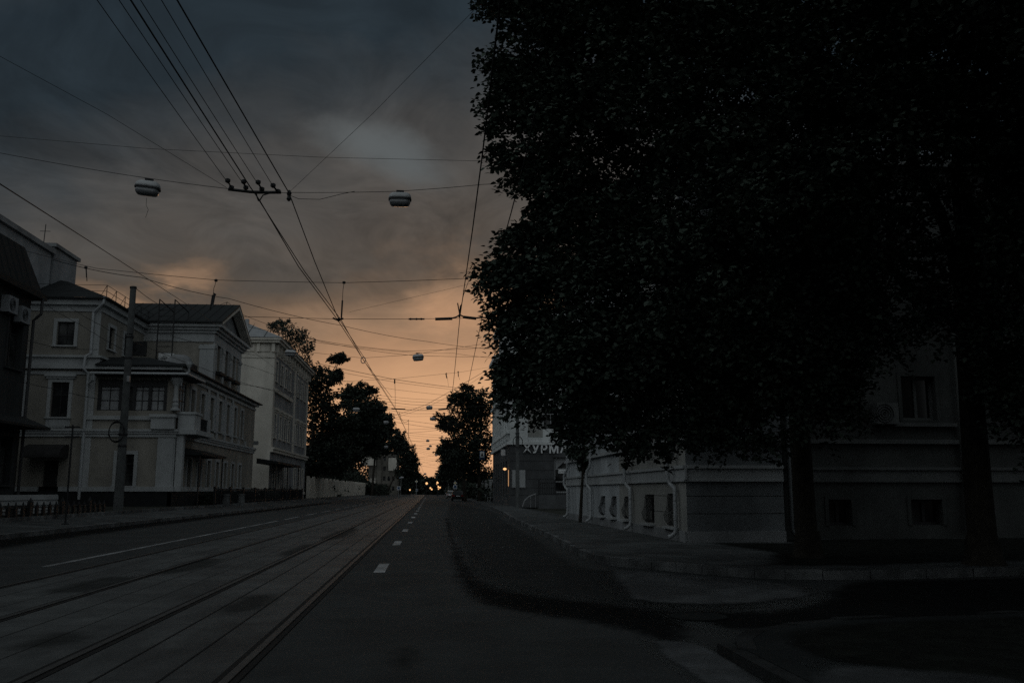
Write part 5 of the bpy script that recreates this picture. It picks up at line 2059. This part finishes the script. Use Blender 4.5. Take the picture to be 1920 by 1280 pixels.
SP = [
    ('messenger wire of the first lamp span, left of the hanger bar', [at(-140, 262, Y=YB), at(0, 287, Y=YB), at(235, 328, Y=YB), at(428, 354, Y=YB)], .006, .01),
    ('messenger wire of the first lamp span, right of the hanger bar', [at(527, 361, Y=YB), at(545, 361, Y=YB), at(740, 359, Y=YB), at(905, 346, Y=YB), at(1000, 338, Y=YB)], .006, .01),
    ('very thin span wire crossing above the hanging lamps', [at(-100, 248, Y=15), at(0, 255, Y=15), at(280, 279, Y=15), at(600, 295, Y=15), at(900, 302, Y=15), at(980, 303, Y=15)], .0035, 0),
    ('thin diagonal stay wire from upper left to the hanger bar', [at(-60, 72, Y=13), at(0, 106, Y=13.5), at(200, 214, Y=15), at(425, 352, Y=YB)], .004, 0),
    ('thin diagonal stay wire rising right from the hanger bar', [at(545, 358, Y=YB), at(700, 212, Y=15), at(900, 8, Y=12), at(960, -60, Y=11)], .0035, 0),
    ('upper messenger wire of the second span over the road', [at(-60, 445, Y=28), at(55, 472, Y=28), at(180, 503, Y=28), at(405, 525, Y=27), at(645, 530, Y=27), at(875, 522, Y=27), at(935, 514, Y=27), at(1010, 500, Y=27)], .008, .01),
    ('lower wire of the second span carrying the trolley hangers', [at(440, 593, Y=27), at(635, 598, Y=27), at(770, 598, Y=27), at(900, 596, Y=27), at(1010, 588, Y=27)], .008, 0),
    ('faint stay wire rising right across the orange cloud', [at(655, 585, Y=30), at(780, 556, Y=29), at(870, 535, Y=28), at(960, 505, Y=27)], .004, 0),
    ('wire from the concrete pole top over the pediment roof', [tp, at(300, 572, Y=55), at(345, 582, Y=66)], .016, .05),
    ('long wire from the pole top to the right buildings', [at(100, 487, Y=40), at(265, 520, Y=44), at(430, 560, Y=50), at(640, 610, Y=58), at(800, 640, Y=68), at(936, 655, X=7.0)], .016, .1),
    ('wire from the pale house eave to the big corner house', [at(455, 590, Y=80), at(600, 640, Y=84), at(760, 665, Y=88), at(936, 668, X=7.0)], .018, .1),
    ('taut wire sloping gently under the second span', [at(465, 612, Y=75), at(640, 645, Y=80), at(760, 658, Y=84), at(936, 650, X=7.0)], .018, .05),
    ('shallow wire meeting the corner house under its cornice', [at(580, 640, Y=80), at(760, 660, Y=84), at(850, 662, Y=88), at(935, 672, X=7.0)], .014, .05),
    ('span wire of the third hanging lamp', [at(560, 658, Y=38), at(680, 671, Y=38), at(770, 665, Y=38), at(936, 640, Y=38)], .007, 0),
    ('double wire sloping right below the third lamp', [at(590, 680, Y=60), at(740, 711, Y=64), at(850, 726, Y=70), at(930, 736, X=7.0)], .016, .02),
    ('lower twin of the double wire below the third lamp', [at(590, 688, Y=60), at(740, 716, Y=64), at(850, 730, Y=70), at(930, 741, X=7.0)], .011, .02),
    ('thin wire over the treetops, sloping to the right', [at(580, 702, Y=80), at(740, 730, Y=86), at(850, 742, Y=92)], .012, .02),
    ('span wire rising right toward the corner house top', [at(640, 715, Y=60), at(740, 710, Y=62), at(860, 698, Y=66), at(930, 686, X=7.0)], .009, 0),
    ('lone wire climbing steeply to the corner house wall', [at(730, 782, Y=90), at(800, 758, Y=88), at(860, 724, Y=86), at(932, 682, X=7.0)], .018, .02),
    ('twin of the wire climbing to the corner house wall', [at(720, 790, Y=90), at(800, 763, Y=88), at(860, 733, Y=86), at(932, 686, X=7.0)], .012, .02),
    ('span wire of the fourth lamp pair', [at(640, 762, Y=63), at(740, 767, Y=63), at(800, 768, Y=63), at(860, 764, Y=63), at(915, 760, Y=63)], .014, 0),
]
for lab, pts, r, sg_ in SP:
    wire(pts, lab, r, sg_)
# the bundle of cables crossing behind, all alike
for k in range(7):
    y0 = 738 + k * 4.6
    Y = 92 + 3 * k
    wire([at(690 - k * 2, y0, Y=Y), at(770, y0 + 9 + k, Y=Y), at(860, y0 + 13, Y=Y)], 'thin cable in the bundle crossing the orange sky between the trees', .012 + .003 * (k % 3), .03, 'cables crossing between the trees')
for k in range(22):
    py = 790 + 84 * (k / 21) ** .8
    Y = 105 + 9 * k
    x0 = 728 + (py - 790) * .62
    x1 = 850 - (py - 790) * .25
    s_ = random.choice((-8, -4, 2, 5))
    wire([at(x0, py + s_, Y=Y), at((x0 + x1) / 2, py + 1.5, Y=Y), at(x1, py - s_, Y=Y)], 'faint far span wire low over the street end', .016 + .004 * (k % 2), .02, 'far span wires over the street end')
# cables on the house fronts, left
HC = [('cable from the eave of the beige house to the concrete pole', [at(85, 570, Y=59), at(150, 608, Y=55), at(240, 660, Y=48)]),
      ('second cable from the beige house eave sloping to the pole', [at(130, 575, Y=59), at(190, 610, Y=54), at(245, 640, Y=48)]),
      ('cable crossing the beige end wall towards the loggia', [at(0, 622, Y=42), at(100, 650, Y=50), at(185, 655, Y=60)]),
      ('lower cable crossing the beige end wall above the first floor window', [at(30, 712, Y=46), at(100, 728, Y=50), at(188, 748, Y=58)]),
      ('cable drooping before the pediment windows to the pale house', [at(250, 640, Y=48), at(380, 690, Y=66), at(470, 722, Y=80), at(560, 742, Y=100)]),
      ('cable stretched in front of the pale house end wall', [at(390, 660, Y=70), at(480, 690, Y=80), at(575, 722, Y=110)]),
      ('dark double cable across the pale house front', [at(425, 714, Y=76), at(480, 724, Y=84), at(545, 736, Y=100), at(578, 740, Y=118)]),
      ('topmost cable before the pale house end wall', [at(320, 630, Y=62), at(450, 660, Y=80), at(520, 672, Y=95), at(577, 690, Y=120)])]
for lab, pts in HC:
    wire(pts, lab, .016, .05)

# droppers and hangers of span 2
def dropper(pts, rod, label, r=.008, rr=.025):
    t = thing('wire_dropper', pts[0], label, 'wire hanger')
    m = MB()
    m.tube(pts, r, 5)
    m.lathe([(.01, -.04), (.05, -.02), (.05, .03), (.01, .05)], pts[0], 8)
    m.build('rod_wire', 'wire', t)
    m = MB()
    m.tube(rod, rr, 7)
    m.build('insulator', 'metal_dark', t)
    return t


Y2 = 27
dropper([at(405, 526, Y=Y2), at(403, 535, Y=Y2), at(401, 540, Y=Y2), at(400, 553, Y=Y2)], [at(399, 553, Y=Y2), at(394, 581, Y=Y2)], 'dropper with a dark rod hanging over the pediment roof')
dropper([at(645, 530, Y=Y2), at(643, 545, Y=Y2), at(642, 563, Y=Y2)], [at(642, 563, Y=Y2), at(640, 596, Y=Y2)], 'dropper with a dark rod at the tram wire crossing')
dropper([at(875, 522, Y=Y2), at(879, 526, Y=Y2), at(870, 550, Y=Y2), at(864, 575, Y=Y2)], [at(864, 572, Y=Y2), at(861, 595, Y=Y2)], 'forked dropper holding the left trolley wire')
dropper([at(161, 502, Y=28), at(162, 520, Y=28)], [at(162, 503, Y=28), at(163, 527, Y=28)], 'hook shaped hanger on the span wire before the beige house roof', .012, .012)
dropper([at(740, 711, Y=64), at(741, 735, Y=64), at(741, 766, Y=64)], [at(740, 711, Y=64), at(740, 719, Y=64)], 'thin vertical dropper over the left tram wire farther on', .012, .05)
dropper([at(837, 700, Y=66), at(839, 710, Y=66), at(841, 724, Y=66)], [at(836, 700, Y=66), at(838, 709, Y=66)], 'short dropper left of the trolley wires', .008, .04)
dropper([at(859, 697, Y=66), at(860, 706, Y=66), at(862, 712, Y=66)], [at(859, 697, Y=66), at(859.5, 706, Y=66)], 'short dropper right of the left trolley wire', .008, .03)
t = thing('trolley_hanger', at(862, 596, Y=Y2), 'arched dark hanger bar of the trolley wires with long insulators', 'wire hanger')
m = MB()
m.tube([at(816, 598, Y=Y2), at(848, 597, Y=Y2)], .045, 7)
m.tube([at(868, 594, Y=Y2), at(893, 597, Y=Y2)], .045, 7)
m.build('insulator', 'metal_dark', t)
m = MB()
m.tube([at(846, 597, Y=Y2), at(856, 594, Y=Y2), at(862, 590, Y=Y2), at(868, 593, Y=Y2), at(880, 597, Y=Y2), at(905, 595, Y=Y2), at(925, 598, Y=Y2)], .025, 6)
m.tube([at(862, 590, Y=Y2), at(858, 568, Y=Y2)], .02, 6)
m.build('arch', 'metal_dark', t)
m = MB()
for px, py in ((770, 598), (781, 598), (790, 598)):
    m.lathe([(.02, -.03), (.05, 0), (.02, .03)], at(px, py, Y=Y2), 8)
m.tube([at(766, 598, Y=Y2), at(796, 598, Y=Y2)], .025, 6)
tag(m.build('insulator', 'metal_dark', origin=at(780, 598, Y=Y2)), 'strain insulator on the lower span wire left of the trolley hanger', 'insulator')
m = MB()
m.tube([at(624, 596, Y=Y2), at(633, 600, Y=Y2), at(644, 597, Y=Y2)], .03, 6)
m.lathe([(.02, -.06), (.06, -.02), (.06, .02), (.02, .06)], at(635, 599, Y=Y2), 8)
tag(m.build('wire_clamp', 'metal_dark', origin=at(635, 599, Y=Y2)), 'dark clamp joining the tram wires at the second span', 'wire clamp')
m = MB()
N = 16
cc = Vector(at(681, 675, Y=37))
m.tube([cc + Vector((.09 * math.cos(2 * PI * k / N), 0, .13 * math.sin(2 * PI * k / N))) for k in range(N + 1)], .018, 5)
tag(m.build('wire_ring', 'metal_grey', origin=cc), 'small ring joining the tram wires by the third lamp span', 'wire ring')
m = MB()
m.tube([at(734, 766, Y=62), at(760, 767, Y=62)], .05, 6)
tag(m.build('hanger_bar', 'metal_dark', origin=at(745, 766, Y=62)), 'short dark hanger bar over the left trees at the fourth span', 'wire hanger')
m = MB()
m.tube([at(822, 767.5, Y=62), at(842, 766, Y=62), at(845, 763, Y=62)], .06, 6)
tag(m.build('hanger_bar', 'metal_dark', origin=at(830, 767, Y=62)), 'short dark hanger bar touching the right trees at the fourth span', 'wire hanger')
wire([at(748, 772, Y=63), at(752, 785, Y=66), at(758, 792, Y=68), at(764, 790, Y=69), at(766, 772 + 15, Y=69), at(766, 826, Y=75)], 'looping jumper wire below the fourth span', .016)
wire([at(540, 365, Y=YB), at(560, 373, Y=YB), at(600, 374, Y=YB), at(640, 364, Y=YB), at(665, 359, Y=YB)], 'slack feeder cable dangling under the first lamp span', .006)


def lamp(px, py, wpx, label, Y=None, tilt=0.0, first=[None]):
    """lamp hung in the span: a shallow trough housing above a glass bowl"""
    c = at(px, py, z=7.2) if Y is None else at(px, py, Y=Y)
    w = wpx * c[1] / FPX
    if first[0] is None:
        t = thing('hanging_lamp', (0, 0, 0), label, 'street lamp', 'lamps hung over the street')
        m = MB()

        def ring(hw, hd, z, rr):
            pts = []
            for k in range(20):
                a = 2 * PI * k / 20
                cx, sx_ = math.cos(a), math.sin(a)
                pts.append((math.copysign(abs(cx) ** .55, cx) * hw, math.copysign(abs(sx_) ** .55, sx_) * hd, z))
            return pts

        def loft(rings):
            mm = MB()
            vs = sum(rings, [])
            fs = [(i * 20 + k, i * 20 + (k + 1) % 20, (i + 1) * 20 + (k + 1) % 20, (i + 1) * 20 + k) for i in range(len(rings) - 1) for k in range(20)]
            fs += [tuple(range(19, -1, -1)), tuple((len(rings) - 1) * 20 + k for k in range(20))]
            return mm.add(vs, fs)
        loft([ring(.5, .3, .02, 0), ring(.5, .3, .1, 0), ring(.47, .28, .2, 0), ring(.38, .22, .27, 0), ring(.12, .1, .29, 0)]).build('housing', 'lamp_shell', t, smooth=True)
        loft([ring(.515, .315, -.045, 0), ring(.515, .315, .02, 0)]).build('rim', 'metal_dark', t)
        loft([ring(.2, .1, -.31, 0), ring(.4, .22, -.29, 0), ring(.46, .27, -.2, 0), ring(.48, .29, -.046, 0)]).build('bowl', 'lamp_glass', t, smooth=True)
        m = MB()
        m.box(-.17, .17, -.05, .05, .35, .42)
        m.tube([(0, 0, .28), (0, 0, .36)], .05, 6)
        m.build('hanger', 'metal_dark', t)
        first[0] = t
    else:
        t = copy_tree(first[0])
        t['label'] = label
    t.location = c
    t.scale = (w, w, w)
    t.rotation_euler = (0, tilt, 0)
    return t


lamp(750, 374, 43, 'pale hanging lamp right of the hanger bar in the first span')
lamp(277, 353, 45, 'pale hanging lamp at the left of the first span, cord dangling below', tilt=.1)
lamp(784, 670, 21, 'hanging lamp against the orange sky above the far trees', tilt=-.1)
lamp(545, 662, 20, 'hanging lamp in front of the pale house eave', tilt=.05)
lamp(668, 768, 13, 'hanging lamp in front of the round dark tree')
lamp(805, 764, 12, 'hanging lamp on the fourth span over the tram tracks')
lamp(811, 785, 10, 'hanging lamp touching the sparse tree on the right')
lamp(724, 792, 10, 'hanging lamp against the street tree edge on the left')
lamp(724, 838, 7.5, 'hanging lamp before the grey corner house')
lamp(802, 826, 6.5, 'upper small lamp low over the street end')
lamp(803, 841, 7, 'second small lamp low over the street end')
lamp(807, 836, 5.5, 'tiny lamp right beside the second small lamp')
lamp(818, 853, 5, 'lowest small lamp in the far row')
lamp(754, 895, 6, 'small pale lamp among the dark trees at left of the street end', Y=200)
lamp(797, 888, 5, 'pale speck of a lamp under the far treetops', Y=260)
wire([at(275, 371, Y=17.2), at(274, 385, Y=17.2), at(278, 393, Y=17.2), at(273, 408, Y=17.2)], 'frayed cord dangling below the left hanging lamp', .004)

# ------------------------------------------------------------------ sky, light, camera
w = bpy.data.worlds.new('World')
sc.world = w
w.use_nodes = True
nt = w.node_tree
for n_ in list(nt.nodes):
    nt.nodes.remove(n_)
N_ = nt.nodes.new
L_ = nt.links.new
out = N_('ShaderNodeOutputWorld')
bg = N_('ShaderNodeBackground')
L_(bg.outputs[0], out.inputs[0])
tc = N_('ShaderNodeTexCoord')
D = tc.outputs['Generated']


def vm(op, a, b=None):
    k = N_('ShaderNodeVectorMath')
    k.operation = op
    for i, q in enumerate((a, b)):
        if q is None:
            continue
        if isinstance(q, (tuple, list)):
            k.inputs[i].default_value = q
        else:
            L_(q, k.inputs[i])
    return k


def mm(op, a, b=None, c=None, clamp=False):
    k = N_('ShaderNodeMath')
    k.operation = op
    k.use_clamp = clamp
    for i, q in enumerate((a, b, c)):
        if q is None:
            continue
        if isinstance(q, (int, float)):
            k.inputs[i].default_value = q
        else:
            L_(q, k.inputs[i])
    return k.outputs[0]


def mix(f, a, b):
    k = N_('ShaderNodeMix')
    k.data_type = 'RGBA'
    for nm, q in (('Factor', f), ('A', a), ('B', b)):
        if isinstance(q, (int, float)):
            k.inputs[nm].default_value = q
        elif isinstance(q, (tuple, list)):
            k.inputs[nm].default_value = q
        else:
            L_(q, k.inputs[nm])
    return k.outputs['Result']


def sm(x, a, b):
    k = N_('ShaderNodeMapRange')
    k.interpolation_type = 'SMOOTHSTEP'
    L_(x, k.inputs['Value'])
    k.inputs['From Min'].default_value = a
    k.inputs['From Max'].default_value = b
    return k.outputs['Result']


sep = N_('ShaderNodeSeparateXYZ')
L_(D, sep.inputs[0])
zz = sep.outputs['Z']
# cloud-deck coordinates: the direction projected on a flat layer
den = mm('ADD', mm('MAXIMUM', zz, 0.0), .16)
cx = mm('DIVIDE', sep.outputs['X'], den)
cy = mm('DIVIDE', sep.outputs['Y'], den)
cmb = N_('ShaderNodeCombineXYZ')
L_(cx, cmb.inputs[0])
L_(mm('MULTIPLY', cy, .8), cmb.inputs[1])
n1 = N_('ShaderNodeTexNoise')
n1.inputs['Scale'].default_value = 1.1
n1.inputs['Detail'].default_value = 6
n1.inputs['Roughness'].default_value = .55
n1.inputs['Distortion'].default_value = .6
L_(cmb.outputs[0], n1.inputs['Vector'])
n2 = N_('ShaderNodeTexNoise')
n2.inputs['Scale'].default_value = 3.2
n2.inputs['Detail'].default_value = 7
n2.inputs['Roughness'].default_value = .6
L_(cmb.outputs[0], n2.inputs['Vector'])
w1 = mm('MULTIPLY', mm('SUBTRACT', n1.outputs['Fac'], .5), .15)
w2 = mm('MULTIPLY', mm('SUBTRACT', n2.outputs['Fac'], .5), .12)
# away from the sunset azimuth the glow sinks lower
azd = vm('NORMALIZE', vm('MULTIPLY', D, (1, 1, 0)).outputs[0]).outputs[0]
cs = vm('DOT_PRODUCT', azd, (.056, .9984, 0)).outputs['Value']
off_ = mm('MAXIMUM', mm('SUBTRACT', 1.0, cs), 0.0)
side = mm('ADD', mm('MULTIPLY', off_, .95), mm('MULTIPLY', mm('SQRT', off_), .13))
band = mm('MULTIPLY', sm(zz, .05, .3), 1.0)
zw = mm('ADD', mm('ADD', zz, mm('MULTIPLY', mm('ADD', w1, w2), band)), side)


def blob(px, py, ra, rb, ang, soft=1.4):
    """0..1 weight of a cloud feature lying in the direction of a photograph pixel"""
    v = Vector(at(px, py, Y=100)) - Vector((0, 0, EYE))
    v.normalize()
    dv = vm('SUBTRACT', D, tuple(v))
    r = v.cross(Vector((0, 0, 1))).normalized()
    u = r.cross(v)
    a1, a2 = r * math.cos(ang) - u * math.sin(ang), r * math.sin(ang) + u * math.cos(ang)
    da = mm('DIVIDE', vm('DOT_PRODUCT', dv.outputs[0], tuple(a1)).outputs['Value'], ra)
    db = mm('DIVIDE', vm('DOT_PRODUCT', dv.outputs[0], tuple(a2)).outputs['Value'], rb)
    rad = mm('SQRT', mm('ADD', mm('MULTIPLY', da, da), mm('MULTIPLY', db, db)))
    rad = mm('ADD', rad, mm('MULTIPLY', mm('SUBTRACT', n2.outputs['Fac'], .5), 1.8))
    return mm('SUBTRACT', 1.0, sm(rad, .25, soft))


zw = mm('SUBTRACT', zw, mm('MULTIPLY', blob(350, 515, .06, .022, .0), .08))
zw = mm('SUBTRACT', zw, mm('MULTIPLY', blob(180, 560, .09, .035, .1), .085))
zw = mm('SUBTRACT', zw, mm('MULTIPLY', blob(860, 560, .06, .045, -.3), .03))
zw = mm('ADD', zw, mm('MULTIPLY', blob(500, 520, .075, .022, .05), .03))
rp = N_('ShaderNodeValToRGB')
L_(zw, rp.inputs['Fac'])
stops = [(0.0, (.70, .385, .205)), (.07, (.71, .39, .207)), (.115, (.67, .37, .195)), (.16, (.44, .245, .135)), (.2, (.27, .165, .1)), (.235, (.135, .092, .063)),
         (.275, (.08, .065, .053)), (.36, (.072, .066, .06)), (.43, (.037, .04, .042)), (.5, (.0165, .0245, .031)), (.6, (.014, .022, .029)), (.8, (.06, .07, .076)), (1.0, (.075, .086, .093))]
cr = rp.color_ramp
while len(cr.elements) > 1:
    cr.elements.remove(cr.elements[0])
cr.elements[0].position = stops[0][0]
cr.elements[0].color = (*stops[0][1], 1)
for p_, c_ in stops[1:]:
    e = cr.elements.new(p_)
    e.color = (*c_, 1)
col = rp.outputs['Color']
# a thin bright break in the clouds
# streaky mottling of the cloud deck
n3 = N_('ShaderNodeTexNoise')
n3.inputs['Scale'].default_value = 3.0
n3.inputs['Detail'].default_value = 9
n3.inputs['Roughness'].default_value = .62
n3.inputs['Distortion'].default_value = 1.2
mp3 = N_('ShaderNodeMapping')
mp3.inputs['Scale'].default_value = (1.1, 1.0, 1)
mp3.inputs['Rotation'].default_value = (0, 0, .35)
L_(cmb.outputs[0], mp3.inputs['Vector'])
L_(mp3.outputs['Vector'], n3.inputs['Vector'])
mot = mm('ADD', 1.0, mm('MULTIPLY', mm('SUBTRACT', n3.outputs['Fac'], .5), mm('MULTIPLY', sm(zz, .1, .3), 1.75)))
vmot = N_('ShaderNodeVectorMath')
vmot.operation = 'SCALE'
L_(col, vmot.inputs[0])
L_(mot, vmot.inputs['Scale'])
col = vmot.outputs[0]
gap = blob(735, 287, .085, .03, .33, 1.15)
col = mix(mm('MULTIPLY', gap, .9), col, (.1, .11, .112, 1))
# the sky opposite the sunset, which lights the faces turned to us
back = mm('MULTIPLY', mm('SUBTRACT', 1.0, sm(cs, .1, .78)), sm(zz, -.02, .1))
# clearer towards the left and behind, thicker cloud towards the right
lefty = sm(vm('DOT_PRODUCT', azd, (-.8, -.6, 0)).outputs['Value'], -.9, .8)
bcol = mix(lefty, (.08, .09, .096, 1), (.3, .33, .34, 1))
col = mix(mm('MULTIPLY', back, .95), col, bcol)
sky = N_('ShaderNodeTexSky')
sky.sky_type = 'NISHITA'
sky.sun_disc = False
sky.sun_elevation = math.radians(-2)
sky.sun_rotation = math.radians(2)
add = N_('ShaderNodeMix')
add.data_type = 'RGBA'
add.blend_type = 'ADD'
add.inputs['Factor'].default_value = .02
L_(col, add.inputs['A'])
L_(sky.outputs[0], add.inputs['B'])
L_(add.outputs['Result'], bg.inputs['Color'])
bg.inputs['Strength'].default_value = 1.0

sun = bpy.data.lights.new('Sun', 'SUN')
sun.energy = .03
sun.angle = math.radians(12)
sun.color = (1, .62, .36)
so = bpy.data.objects.new('Sun', sun)
COL.objects.link(so)
so.rotation_euler = (math.radians(88), 0, math.radians(180 - 2))

cam = bpy.data.cameras.new('Camera')
cam.sensor_width = 36
cam.lens = FPX / 1920 * 36
cam.clip_end = 4000
co = bpy.data.objects.new('Camera', cam)
COL.objects.link(co)
co.matrix_world = Matrix(((RT[0], UP[0], -FW[0], 0), (RT[1], UP[1], -FW[1], 0), (RT[2], UP[2], -FW[2], EYE), (0, 0, 0, 1)))
sc.camera = co
sc.view_settings.view_transform = 'Standard'
sc.view_settings.look = 'None'
sc.view_settings.exposure = 0
sc.view_settings.gamma = 1
sc.cycles.use_denoising = False
sc.cycles.max_bounces = 5
sc.cycles.diffuse_bounces = 3
